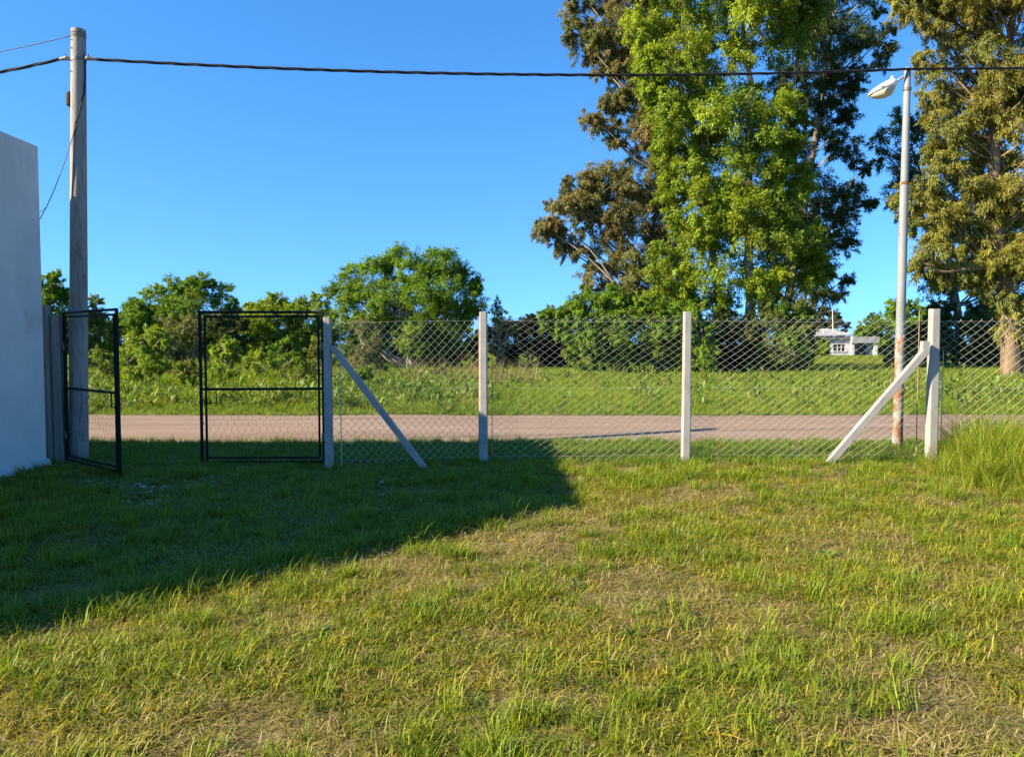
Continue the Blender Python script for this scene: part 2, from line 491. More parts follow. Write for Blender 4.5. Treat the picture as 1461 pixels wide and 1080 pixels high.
# ------------------------------------------------------------------ utility pole
PY = 10.0
pb = at(112.5, 664, PY); PX = pb.x
PTOP = at(112.5, 43, PY).z
pole = empty('utility_pole', (PX, PY, 0))
tag(pole, 'tall tapered concrete utility pole carrying cables beside the open gate', 'utility pole')
lean = (at(112, 43, PY).x - PX) / PTOP
b = MB()
segs = 24
b.tube([(lean * z, 0, z) for z in np.linspace(-0.4, PTOP, segs)], [px2m(13.3, PY) * (1 - t) + px2m(9.4, PY) * t for t in np.linspace(0, 1, segs)], 20)
b.build('shaft', M['pole_concrete'], pole, smooth=True).modifiers.new('es', 'EDGE_SPLIT').split_angle = math.radians(50)
def pole_r(z): return px2m(13.3, PY) + (px2m(9.4, PY) - px2m(13.3, PY)) * (z + .4) / (PTOP + .4)
def ring_band(z, r, h, th, mat, parent, name, cx=0, cy=0):
    b = MB()
    n = 20; vs = []; fs = []
    for (rr, zz) in ((r, z), (r + th, z), (r + th, z + h), (r, z + h)):
        vs += [(cx + rr * math.cos(2 * math.pi * k / n), cy + rr * math.sin(2 * math.pi * k / n), zz) for k in range(n)]
    for q in range(4):
        q2 = (q + 1) % 4
        for k in range(n):
            k2 = (k + 1) % n
            fs.append((q * n + k, q * n + k2, q2 * n + k2, q2 * n + k))
    b.add(vs, fs)
    return b.build(name, mat, parent)
zb1 = at(112, 55, PY).z; zb2 = at(112, 86, PY).z
for dz in (0, 0.022, 0.05):
    ring_band(zb1 + dz, pole_r(zb1) - .003, 0.010, 0.007, M['brown_wire'], pole, 'wire_wrap', lean * zb1)
ring_band(zb2 - 0.02, pole_r(zb2) - .003, 0.035, 0.008, M['hardware'], pole, 'strap', lean * zb2)
for s in (-1, 1):       # dead-end clamps for the cables
    b = MB()
    x0 = s * pole_r(zb2) + lean * zb2
    b.tube([(x0 - s * .02, -.02, zb2), (x0 + s * 0.05, -.03, zb2 + 0.012), (x0 + s * .14, -.03, zb2 - 0.004)], [0.022, 0.03, 0.018], 8)
    b.tube([(x0 + s * 0.05, -.03, zb2), (x0 + s * 0.06, -.04, zb2 + 0.06)], 0.009, 6)
    b.build('cable_clamp', M['hardware'], pole)
for py in (60, 72, 90, 105):
    z = at(107, py, PY).z
    b = MB(); y0 = -math.sqrt(max(1e-4, pole_r(z) ** 2 - 0.045 ** 2))
    b.tube([(-0.045 + lean * z, y0 + 0.02, z), (-0.045 + lean * z, y0 - 0.008, z)], 0.011, 8)
    b.build('bolt', M['hardware'], pole)
z0, z1 = at(103, 153, PY).z, at(103, 131, PY).z
b = MB(); x0 = -pole_r(z0) + lean * z0
b.tube([(x0 - .012, .0, z0), (x0 - .026, .0, z0 + .03), (x0 - .028, .0, (z0 + z1) / 2), (x0 - .026, .0, z1 - .03), (x0 - .010, .0, z1)], [0.016, 0.036, 0.038, 0.036, 0.016], 10)
b.build('insulator', M['cable'], pole)
# cable running down the right of the shaft
b = MB(); pts = []
for py, dx in ((86, 1.06), (100, 1.08), (118, 1.05), (136, 1.0), (150, 0.78), (165, .55), (180, .15), (196, -0.05)):
    z = at(118, py, PY).z; r = pole_r(z) * dx
    y = -math.sqrt(max(0, (pole_r(z) * 1.04) ** 2 - min(abs(r), pole_r(z) * 1.03) ** 2)) - 0.006
    pts.append((r + lean * z, y, z))
b.tube(pts, 0.010, 6); b.build('down_cable', M['cable'], pole)
b = MB(); pts = []
for py, dx in ((196, -0.05), (220, -.1), (250, -.2), (285, -.35)):
    z = at(118, py, PY).z; r = pole_r(z) * dx
    pts.append((r + lean * z, -math.sqrt((pole_r(z) * 1.02) ** 2 - r * r) - 0.004, z))
b.tube(pts, 0.006, 6); b.build('down_cable', M['brown_wire'], pole)

# ------------------------------------------------------------------ street lamp
LY = 11.35
lb = gnd(1280, 640); LX = at(1280, 640, LY).x
LTOP = at(1295, 97, LY).z
ltop_x = at(1295, 97, LY).x
lamp = empty('street_lamp', (LX, LY, 0))
tag(lamp, 'slender grey street lamp with rust patches and white head behind the fence', 'street lamp')
lslope = (ltop_x - LX) / LTOP
def lx(z): return lslope * z
zj = at(1288, 262, LY).z
zr1 = at(1283, 478, LY).z; zr0 = at(1282, 560, LY).z
b = MB(); b.tube([(lx(z), 0, z) for z in (zr1, zr1 + .6, zj)], [px2m(6.4, LY), px2m(6.2, LY), px2m(5.8, LY)], 16)
b.tube([(lx(z), 0, z) for z in (zj - .01, LTOP - .02, LTOP)], [px2m(5.3, LY), px2m(4.4, LY), px2m(3.6, LY)], 16)
b.build('shaft', M['lamp_pole'], lamp, smooth=True).modifiers.new('es', 'EDGE_SPLIT').split_angle = math.radians(40)
b = MB(); b.tube([(lx(z), 0, z) for z in np.linspace(-0.3, zr1, 10)], [px2m(7.2, LY) * (1 - t) + px2m(6.45, LY) * t for t in np.linspace(0, 1, 10)], 16)
o = b.build('lower_shaft', M['rust'], lamp, smooth=True)
o['label'] = 'lower pole section with flaking paint and rust'
ring_band(zj - 0.02, px2m(5.2, LY), 0.04, 0.010, M['rust'], lamp, 'joint_collar', lx(zj))
zc = at(1290, 128, LY).z
ring_band(zc - 0.02, px2m(4.4, LY), 0.04, 0.014, M['hardware'], lamp, 'clamp_band', lx(zc))
# arm and head
adir = Vector((-0.93, 0.36, 0)).normalized(); side = Vector((-adir.y, adir.x, 0))
za = at(1291, 107, LY).z
A0 = Vector((lx(za), 0, za)); A1 = A0 + adir * 0.17 + Vector((0, 0, -0.10))
b = MB(); b.tube([A0, A0 + (A1 - A0) * .5 + Vector((0, 0, .01)), A1], 0.018, 10); b.build('arm', M['lamp_pole'], lamp, smooth=True)
def loft(secs, mat, name, parent, n=14, upper=True):
    b = MB(); vs = []; fs = []
    for (t, zc_, wd, up, dn) in secs:
        c = A1 + adir * t + Vector((0, 0, zc_))
        for k in range(n):
            a = 2 * math.pi * k / n
            ca, sa = math.cos(a), math.sin(a)
            hgt = up if sa > 0 else dn
            vs.append(c + side * (wd * math.copysign(abs(ca) ** .7, ca)) + Vector((0, 0, hgt * math.copysign(abs(sa) ** .8, sa))))
    for i in range(len(secs) - 1):
        for k in range(n):
            k2 = (k + 1) % n
            fs.append((i * n + k, i * n + k2, (i + 1) * n + k2, (i + 1) * n + k))
    fs += [tuple(range(n - 1, -1, -1)), tuple((len(secs) - 1) * n + k for k in range(n))]
    b.add(vs, fs); return b.build(name, mat, parent, smooth=True)
hd = loft([(-0.04, 0.0, 0.03, 0.03, 0.03), (0.0, 0.0, 0.07, 0.06, 0.06), (0.05, -.01, 0.095, 0.07, 0.06), (0.13, -.045, 0.105, 0.07, 0.045), (0.22, -.085, 0.105, 0.06, 0.035), (0.30, -.12, 0.085, 0.042, 0.022), (0.345, -.14, 0.05, 0.018, 0.012)], M['lamp_white'], 'lamp_head', lamp)
bo = loft([(-0.01, -.065, 0.05, 0.01, 0.03), (0.03, -.075, 0.085, 0.02, 0.085), (0.12, -.095, 0.095, 0.02, 0.10), (0.21, -.125, 0.090, 0.02, 0.075), (0.28, -.145, 0.065, 0.02, 0.04), (0.32, -.155, 0.03, 0.01, 0.01)], M['bowl'], 'lamp_bowl', lamp)
b = MB(); c = A1 + adir * 0.03 + Vector((0, 0, .06)); b.tube([c, c + Vector((0, 0, .03)), c + Vector((0, 0, .045))], [0.022, 0.022, 0.012], 10); b.build('photocell', M['lamp_white'], lamp)
b = MB(); c = A1 + adir * .16 + side * .104 + Vector((0, 0, -.06)); b.box(c, (.03, .014, .02), math.atan2(adir.y, adir.x)); b.build('latch', M['hardware'], lamp)

# ------------------------------------------------------------------ overhead cables
def span(p0, p1, sag, n=60):
    p0, p1 = Vector(p0), Vector(p1)
    return [p0.lerp(p1, t) + Vector((0, 0, -4 * sag * t * (1 - t))) for t in np.linspace(0, 1, n)]
def bundle(name, label, pts, r, strands, pitch, group='overhead lines'):
    root = empty(name, pts[0]); tag(root, label, 'cable', group)
    ln = [0.0]
    for i in range(1, len(pts)): ln.append(ln[-1] + (pts[i] - pts[i - 1]).length)
    for s in range(strands):
        b = MB(); q = []
        for i, p in enumerate(pts):
            ph = 2 * math.pi * (ln[i] / pitch + s / strands)
            off = Vector((0, math.cos(ph), math.sin(ph))) * (r * 1.05 if strands > 1 else 0)
            q.append(p + off - pts[0])
        b.tube(q, r, 6); b.build('strand', M['cable'] if strands > 1 else M['brown_wire'], root, smooth=True)
    return root
poleL = Vector((PX - pole_r(zb2) - .13 + lean * zb2, PY - .03, zb2)); poleR = Vector((PX + pole_r(zb2) + .13 + lean * zb2, PY - .03, zb2 - 0.002))
zl = at(1295, 101, LY).z
lampP = Vector((LX + lx(zl), LY - px2m(4.4, LY) - .012, zl))
bundle('overhead_cable', 'thick black twisted cable spanning from utility pole to street lamp', span(poleR, lampP, 0.135, 260), 0.0105, 3, 0.95)
e = at(1461, 95, 11.9); d = (e - lampP)
bundle('overhead_cable', 'black twisted cable running on from the street lamp away from the utility pole', span(lampP + Vector((.01, -.002, 0)), lampP + d * 6, 0.05, 160), 0.0095, 3, 0.95)
e = at(0, 95, 9.9); d = (e - poleL)
bundle('overhead_cable', 'black twisted cable leaving the utility pole over the plastered building', span(poleL, poleL + d * 5 + Vector((0, 0, .12)), 0.15, 140), 0.0105, 3, 0.95)
s0 = Vector((PX - pole_r(zb1) + lean * zb1, PY - .02, zb1 + .02)); e = at(0, 68, 9.95); d = e - s0
bundle('overhead_wire', 'thin wire tied to the very top of the utility pole', span(s0, s0 + d * 5 + Vector((0, 0, .1)), 0.12, 60), 0.0055, 1, 1)
zz = at(118, 180, PY).z
s0 = Vector((PX + lean * zz + .03, PY - pole_r(zz) - .012, zz))
e1 = at(57, 311, 9.5); e1.x = WX - 0.03
bundle('service_wire', 'thin wire drooping from utility pole down to the plastered wall', span(s0, e1 + Vector((0, .12, 0)), 0.10, 40), 0.0055, 1, 1, 'service wires to the building')
mid = s0.lerp(e1, .80) + Vector((0, .10, -.07))
bundle('service_wire', 'short thin wire branching off the drooping wire to the wall', span(mid, Vector((WX - .03, WYF + .05, mid.z - .09)), 0.005, 10), 0.0035, 1, 1, 'service wires to the building')

# ------------------------------------------------------------------ chain link fence
posts = []
for px, pyb, pyt, Y in ((470, 671, 453, 9.42), (690, 663, 445, 9.82), (978, 661, 445, 9.95), (1328, 655, 441, 9.95)):
    p = at((px), pyb, Y); t = at(px, pyt, Y)
    posts.append((p.x, Y, t.z))
posts.append((posts[-1][0] + 3.05, 9.9, 1.97))
fence = empty('chain_link_fence', (posts[0][0], posts[0][1], 0))
tag(fence, 'chain link fence on white concrete posts with two slanted braces', 'fence')
FO = Vector((posts[0][0], posts[0][1], 0))
def conc_post(x, y, top, w_, lean_x=0.0):
    b = MB(); z0 = -0.35
    segs = 5; n = 8; rings = []
    rg = random.Random(int(x * 100))
    for s in range(segs + 1):
        z = z0 + (top - z0) * s / segs; k = 1.06 - 0.12 * s / segs
        ring = []
        for dx, dy in ((-.5, -.38), (-.38, -.5), (.38, -.5), (.5, -.38), (.5, .38), (.38, .5), (-.38, .5), (-.5, .38)):
            ring.append((x - FO.x + dx * w_ * k + lean_x * z + rg.uniform(-.0015, .0015), y - FO.y + dy * w_ * k, z))
        rings.append(ring)
    vs = [p for r0 in rings for p in r0]; fs = []
    for s in range(segs):
        for k in range(n):
            k2 = (k + 1) % n
            fs.append((s * n + k, s * n + k2, (s + 1) * n + k2, (s + 1) * n + k))
    fs += [tuple(range(n - 1, -1, -1)), tuple(segs * n + k for k in range(n))]
    b.add(vs, fs)
    return b.build('post', M['concrete'], fence, bevel=0.003)
for i, (x, y, t) in enumerate(posts):
    conc_post(x, y, t, (0.092, 0.105, 0.105, 0.118, 0.105)[i], (-0.004, 0, 0.003, 0.0, 0.0)[i])
def bar(p0, p1, w_, d_, mat, name, parent, off):
    p0, p1 = Vector(p0), Vector(p1)
    d = (p1 - p0).normalized(); s = Vector((0, 1, 0)); u = d.cross(s).normalized()
    b = MB(); vs = []
    for p in (p0, p1):
        for a, c in ((-1, -1), (1, -1), (1, 1), (-1, 1)):
            vs.append(p + u * a * w_ / 2 + s * c * d_ / 2 - off)
    b.add(vs, [(3, 2, 1, 0), (4, 5, 6, 7), (0, 1, 5, 4), (1, 2, 6, 5), (2, 3, 7, 6), (3, 0, 4, 7)])
    return b.build(name, mat, parent, bevel=0.004)
# left brace: from high on the end post down to the right, right brace: to the left
x0, y0, t0 = posts[0]
top = at(476, 497, y0 - .015); ft = at(606, 668, y0 + .02)
d = (ft - top).normalized()
bar(top - d * 0.02, ft + d * 0.22, 0.072, 0.075, M['concrete'], 'brace', fence, FO)
x3, y3, t3 = posts[3]
top = at(1321, 500, y3 - .105); ft = at(1184, 659, y3 - .16)
d = (ft - top).normalized()
bar(top, ft + d * 0.22, 0.085, 0.08, M['concrete'], 'brace', fence, FO)
bar(at(1320, 487, y3 - .103), at(1318, 507, y3 - .103), 0.088, 0.076, M['concrete'], 'brace_head', fence, FO)
# tension rods
def rod(px, pyt, Y, mat, r=0.006, name='tension_rod'):
    t = at(px, pyt, Y); b = MB(); b.tube([Vector((t.x, Y, -0.02)) - FO, Vector((t.x, Y, t.z)) - FO], r, 6); b.build(name, mat, fence)
rod(485, 453, 9.46, M['galv'], .006); rod(683, 450, 9.86, M['rod'], .0045); rod(702, 450, 9.86, M['rod'], .0045)
rod(1312, 443, 10.02, M['rod'], .0075); rod(1346, 500, 9.99, M['galv'], .006)
def chain_bay(a, b_, z0, z1, cw, ch, off, seed):
    """woven diamond mesh between two posts: zigzag wires interlinked at their bends"""
    (xa, ya, _), (xb, yb, _) = a, b_
    A = Vector((xa, ya, 0)); B = Vector((xb, yb, 0)); d = (B - A); Ln = d.length; d.normalize(); nrm = Vector((-d.y, d.x, 0))
    A = A + nrm * off; m = MB()
    ncol = int(round((Ln - 0.06) / cw)); cw = (Ln - 0.06) / ncol
    nrow = int(round((z1 - z0) / (ch / 2)))
    rg = random.Random(seed)
    def jit(c, r):
        s = c * cw / 2 + 0.03
        wob = 0.012 * math.sin(s * 3.1 + seed) + 0.008 * math.sin(s * 7.3 + r * .2)
        sagx = 0.010 * math.sin(r * 0.35 + seed * 2 + s * 1.7)
        return s + sagx, z0 + r * ch / 2 + wob * (r / nrow)
    for c in range(ncol):
        pts = []
        for r in range(nrow + 1):
            s, z = jit(c * 2 + (r % 2) + 0.0, r)
            # wires interlock at the bends: neighbours share the bend column
            pts.append(A + d * (s + (0.003 if r % 2 else -0.003)) + nrm * (0.004 if r % 2 else -0.004) + Vector((0, 0, z)) - FO)
        m.tube(pts, 0.0026, 4, caps=False)
        pts2 = []
        for r in range(nrow + 1):
            s, z = jit(c * 2 + 2 - (r % 2) if True else 0, r)
            pts2.append(A + d * (s + (-0.003 if r % 2 else 0.003)) + nrm * (-0.004 if r % 2 else 0.004) + Vector((0, 0, z)) - FO)
        m.tube(pts2, 0.0026, 4, caps=False)
        # twisted barb ends along the top
        s, z = jit(c * 2 + (nrow % 2), nrow)
        p = A + d * s + Vector((0, 0, z)) - FO
        m.tube([p, p + d * 0.008 + Vector((0, 0, 0.018))], 0.0022, 4)
    m.build('chain_link_mesh', M['galv'], fence)
bays = [(0.02, 1.83, 0.098, 0.105), (0.02, 1.88, 0.128, 0.089), (0.02, 1.88, 0.126, 0.088), (0.02, 1.88, 0.135, 0.105)]
for i, (z0, z1, cw, ch) in enumerate(bays):
    chain_bay(posts[i], posts[i + 1], z0, z1, cw, ch, 0.075 if i != 2 else 0.075, i + 1)
for z in (0.10, 0.98, 1.84):
    for i in range(len(posts) - 1):
        a, c = posts[i], posts[i + 1]
        b = MB(); b.tube([Vector((a[0], a[1] + .064, z - (.04 if i == 0 and z > 1.5 else 0))) - FO, Vector(((a[0] + c[0]) / 2, (a[1] + c[1]) / 2 + .064, z - .012)) - FO, Vector((c[0], c[1] + .064, z)) - FO], 0.0011, 4)
        b.build('tension_wire', M['galv'], fence)

# ------------------------------------------------------------------ gates
def hex_wire(w_, h_, x0, z0, seed):
    m = MB(); rg = random.Random(seed)
    c = 0.085; rowh = 0.075
    nc = int(w_ / c); nr = int(h_ / rowh)
    P = {}
    for r in range(nr + 1):
        for k in range(nc * 2 + 1):
            x = min(w_, k * c / 2 * (w_ / (nc * c)))
            zig = 0.018 if (k + r) % 2 else -0.018
            z = r * rowh * (h_ / (nr * rowh)) + zig
            P[r, k] = (x0 + x + rg.uniform(-.006, .006), rg.uniform(-.004, .004), z0 + min(h_, max(0, z + rg.uniform(-.006, .006))))
    for r in range(nr + 1):
        m.tube([P[r, k] for k in range(nc * 2 + 1)], 0.0014, 3, caps=False)
        if r < nr:
            for k in range(nc * 2 + 1):
                if (k + r) % 2: m.tube([P[r, k], P[r + 1, k]], 0.0014, 3, caps=False)
    return m
def make_gate(loc_, rz, flip, label, seed):
    """local x from hinge (0) to latch (Wg)"""
    g = empty('gate_leaf', loc_, rz); tag(g, label, 'gate', 'two gate leaves')
    Wg, Hb, Ht = 1.545, 0.05, 1.93
    s = -1 if flip else 1
    def tube(p0, p1, r, name):
        b = MB(); b.tube([(s * p0[0], p0[1], p0[2]), (s * p1[0], p1[1], p1[2])], r, 8); return b.build(name, M['gate_black'], g, smooth=False)
    R = 0.0165
    tube((0.02, 0, Hb), (0.02, 0, Ht), R, 'stile'); tube((Wg, 0, -0.02), (Wg, 0, Ht), R * 1.25, 'stile')
    tube((0.02, 0, Ht), (Wg + .02, 0, Ht), R, 'rail'); tube((0.02, 0, Hb), (Wg, 0, Hb), R, 'rail')
    i = 0.052
    tube((0.02 + i, 0, Hb + i), (0.02 + i, 0, Ht - i), R * .85, 'inner_stile'); tube((Wg - i - .01, 0, Hb + i - .05), (Wg - i - .01, 0, Ht - i), R * .95, 'inner_stile')
    tube((0.02 + i, 0, Ht - i), (Wg - i, 0, Ht - i - .006), R * .85, 'inner_rail'); tube((0.02 + i, 0, Hb + i), (Wg - i, 0, Hb + i), R * .85, 'inner_rail')
    zm = 0.965
    tube((0.02, 0, zm + .006), (Wg, 0, zm), R, 'middle_rail')
    b = MB(); x1 = Wg - i - .02; b.tube([(s * x1, 0, zm), (s * (x1 - .115), 0, zm - .005), (s * (x1 - .118), 0, zm - .17), (s * x1, 0, zm - .175)], 0.0085, 6); b.build('latch_loop', M['gate_black'], g)
    for z in (1.50, 0.36):
        b = MB(); b.tube([(s * 0.02, 0, z - .045), (s * 0.02, 0, z + .045)], 0.027, 8); b.tube([(0, 0, z), (-s * .10, 0.005, z)], 0.011, 6); b.build('hinge', M['hardware'], g)
    for z in np.linspace(.25, 1.7, 6):
        b = MB(); b.tube([(s * (Wg - i + .02), 0, z), (s * (Wg + .01), 0, z)], 0.008, 5); b.build('spacer', M['gate_black'], g)
    m = hex_wire(Wg - 2 * i - .03, zm - Hb - i, 0.02 + i, Hb + i, seed)
    if flip: m.v = [(-v[0], v[1], v[2]) for v in m.v]
    m.build('wire_mesh', M['dark_wire'], g)
    return g
hx = posts[0][0] - 0.105
g1 = make_gate((hx, 9.66, 0.01), math.radians(1.2), True, 'black tubular steel gate leaf closed next to the braced concrete post', 2)
HB = at(95, 660, 9.86)
g2 = make_gate((HB.x, 9.86, 0.01), math.radians(-39.5), False, 'black tubular steel gate leaf swung open in front of the utility pole', 3)

# ------------------------------------------------------------------ far white house
HY = 92.0
def hx_(px): return at(px, 500, HY).x
hz = lambda py: at(1200, py, HY).z
house = empty('white_house', (hx_(1183), HY, 0))
tag(house, 'small white flat roofed house far across the field with antenna mast', 'house')
HO = Vector((hx_(1183), HY, 0))
def hb(name, x0, x1, z0, z1, y0, y1, mat, parent=None, bev=0):
    b = MB(); c = Vector(((x0 + x1) / 2, (y0 + y1) / 2, (z0 + z1) / 2)) - HO
    b.box(c, (x1 - x0, y1 - y0, z1 - z0)); return b.build(name, mat, parent or house, bevel=bev)
zr = hz(480)
# main block with window opening: wall pieces around the opening
wx0, wx1, wz0, wz1 = hx_(1189), hx_(1206.5), hz(501), hz(491)
X0, X1 = hx_(1154), hx_(1214)
b = MB()
def wb(x0, x1, z0, z1, y0=HY, y1=HY + .25): b.box(Vector(((x0 + x1) / 2, (y0 + y1) / 2, (z0 + z1) / 2)) - HO, (x1 - x0, y1 - y0, z1 - z0))
wb(X0, wx0, -.3, zr); wb(wx1, X1, -.3, zr); wb(wx0, wx1, -.3, wz0); wb(wx0, wx1, wz1, zr)
wb(X0, X0 + .25, -.3, zr, HY + .25, HY + 7); wb(X1 - .25, X1, -.3, zr, HY + .25, HY + 7); wb(X0 + .25, X1 - .25, -.3, zr, HY + 6.75, HY + 7)
b.build('wall', M['house_wall'], house)
wnd = hb('window', wx0, wx1, wz0, wz1, HY + .14, HY + .18, M['house_dark'])
for t in (0.02, .35, .66, .98):
    xx = wx0 + (wx1 - wx0) * t; hb('mullion', xx - .035, xx + .035, wz0, wz1, HY + .06, HY + .13, M['house_wall'], wnd)
for t in (0.5,):
    z = wz0 + (wz1 - wz0) * t; hb('glazing_bar', wx0, wx1, z - .025, z + .025, HY + .04, HY + .057, M['house_wall'], wnd)
hb('sill', wx0 - .1, wx1 + .1, wz0 - .1, wz0, HY - .08, HY + .02, M['house_wall'], wnd)
hb('eave', X0 - .35, X1 + .12, zr - .32, zr - .02, HY - .30, HY + .02 - .03, M['eave'])
# mono pitch roof rising to the back
b = MB(); zt = hz(472)
rx0, rx1 = X0 - .4, X1 + .15
vs = [(rx0, HY - .4, zr - .02), (rx1, HY - .4, zr + .1), (rx1, HY + 7.2, zt + .25), (rx0, HY + 7.2, zt - .1)]
vs = [Vector(v) - HO for v in vs]; vs += [v + Vector((0, 0, .14)) for v in vs]
b.add(vs, [(3, 2, 1, 0), (4, 5, 6, 7), (0, 1, 5, 4), (1, 2, 6, 5), (2, 3, 7, 6), (3, 0, 4, 7)])
roof = b.build('roof', M['roof_sheet'], house)
b = MB()
for k in range(22):
    x = rx0 + .15 + (rx1 - rx0 - .3) * k / 21; u = (x - rx0) / (rx1 - rx0)
    b.tube([Vector((x, HY - .4, zr + .12 + .12 * u)) - HO, Vector((x, HY + 7.2, zt + .04 + .35 * u)) - HO], 0.035, 5)
o = b.build('sheet_ribs', M['roof_sheet'], roof); o['kind'] = 'stuff'
# roof pipe and antenna
px0, px1 = hx_(1174), hx_(1203); zp = hz(470.5)
b = MB(); b.tube([Vector((px0, HY + 2, zp)) - HO, Vector((px1, HY + 2, zp + .06)) - HO], 0.06, 8); b.build('roof_pipe', M['cream_pipe'], roof)
for px in (1174, 1184):
    x = hx_(px); hb('pipe_support', x - .07, x + .07, zr + .2, zp, HY + 1.93, HY + 2.07, M['cream_pipe'], roof)
b = MB(); xa = hx_(1203); b.tube([Vector((xa, HY + 3, zr + .25)) - HO, Vector((hx_(1201.5), HY + 3, hz(441))) - HO], [0.07, 0.035], 6); b.build('antenna_mast', M['cream_pipe'], roof)
# porch block with deep fascia slab, inner wall with bluish shade in its colour, dark door, end pillar
Q0, Q1 = X1, hx_(1249)
hb('porch_slab', Q0 - .2, Q1, hz(489.5), hz(480.5), HY - .9, HY + 6, M['roof_sheet'])
hb('porch_wall', Q0, Q1 - .3, -.3, hz(489.6), HY + 1.2, HY + 1.45, M['porch_shade'])
dr = hb('door', hx_(1228), hx_(1241), 0, hz(491.5), HY + 1.12, HY + 1.19, M['house_dark'])
hb('door_frame', hx_(1227), hx_(1228), 0, hz(491.5), HY + 1.08, HY + 1.19, M['house_wall'], dr)
hb('pillar', Q1 - .5, Q1 - .1, -.3, hz(489.6), HY - .75, HY - .4, M['house_wall'])
hb('porch_side_wall', Q1 - .3, Q1 - .06, -.3, hz(489.6), HY + 1.2, HY + 6, M['house_wall'])
hb('pier', X1 - .02, X1 + .3, -.3, hz(489.6), HY - .3, HY + 1.19, M['house_wall'])

# ------------------------------------------------------------------ vegetation
def in_poly(x, y, poly):
    inside = False; n = len(poly); j = n - 1
    for i in range(n):
        xi, yi = poly[i]; xj, yj = poly[j]
        if (yi > y) != (yj > y) and x < (xj - xi) * (y - yi) / (yj - yi) + xi: inside = not inside
        j = i
    return inside
def edge_dist(x, y, poly):
    best = 1e9; n = len(poly)
    for i in range(n):
        x0, y0 = poly[i]; x1, y1 = poly[(i + 1) % n]
        dx, dy = x1 - x0, y1 - y0
        t = max(0, min(1, ((x - x0) * dx + (y - y0) * dy) / (dx * dx + dy * dy + 1e-9)))
        best = min(best, math.hypot(x - x0 - t * dx, y - y0 - t * dy))
    return best

def crown_clumps(poly, Y0, n, rpx, rg, thick=0.8, sep=0.75, front_only=False):
    """clump centres filling the volume whose side view is the outline; depth follows the crown's own width"""
    xs_ = [p[0] for p in poly]; ys_ = [p[1] for p in poly]
    out = []
    for _ in range(n * 60):
        if len(out) >= n: break
        x = rg.uniform(min(xs_), max(xs_)); y = rg.uniform(min(ys_), max(ys_))
        if not in_poly(x, y, poly): continue
        ed = edge_dist(x, y, poly)
        r = rg.uniform(*rpx) * (0.62 + 0.38 * min(1, ed / (2.2 * rpx[1])))
        if ed < r * 0.45: continue
        # half depth: proportional to distance to the outline, capped
        hd_ = min(ed * 1.25, (max(xs_) - min(xs_)) * 0.5) * thick
        dpx = rg.uniform(-hd_, hd_)
        Y = Y0 + px2m(dpx, Y0)
        c = at(x, y, Y0); c = Vector((c.x, Y, c.z))
        R = px2m(r, Y0)
        if c.z < R * 0.2: continue
        ok = True
        for (c2, R2) in out:
            if (c2 - c).length < sep * 0.5 * (R + R2) * 1.6: ok = False; break
        if ok: out.append((c, R))
    return out

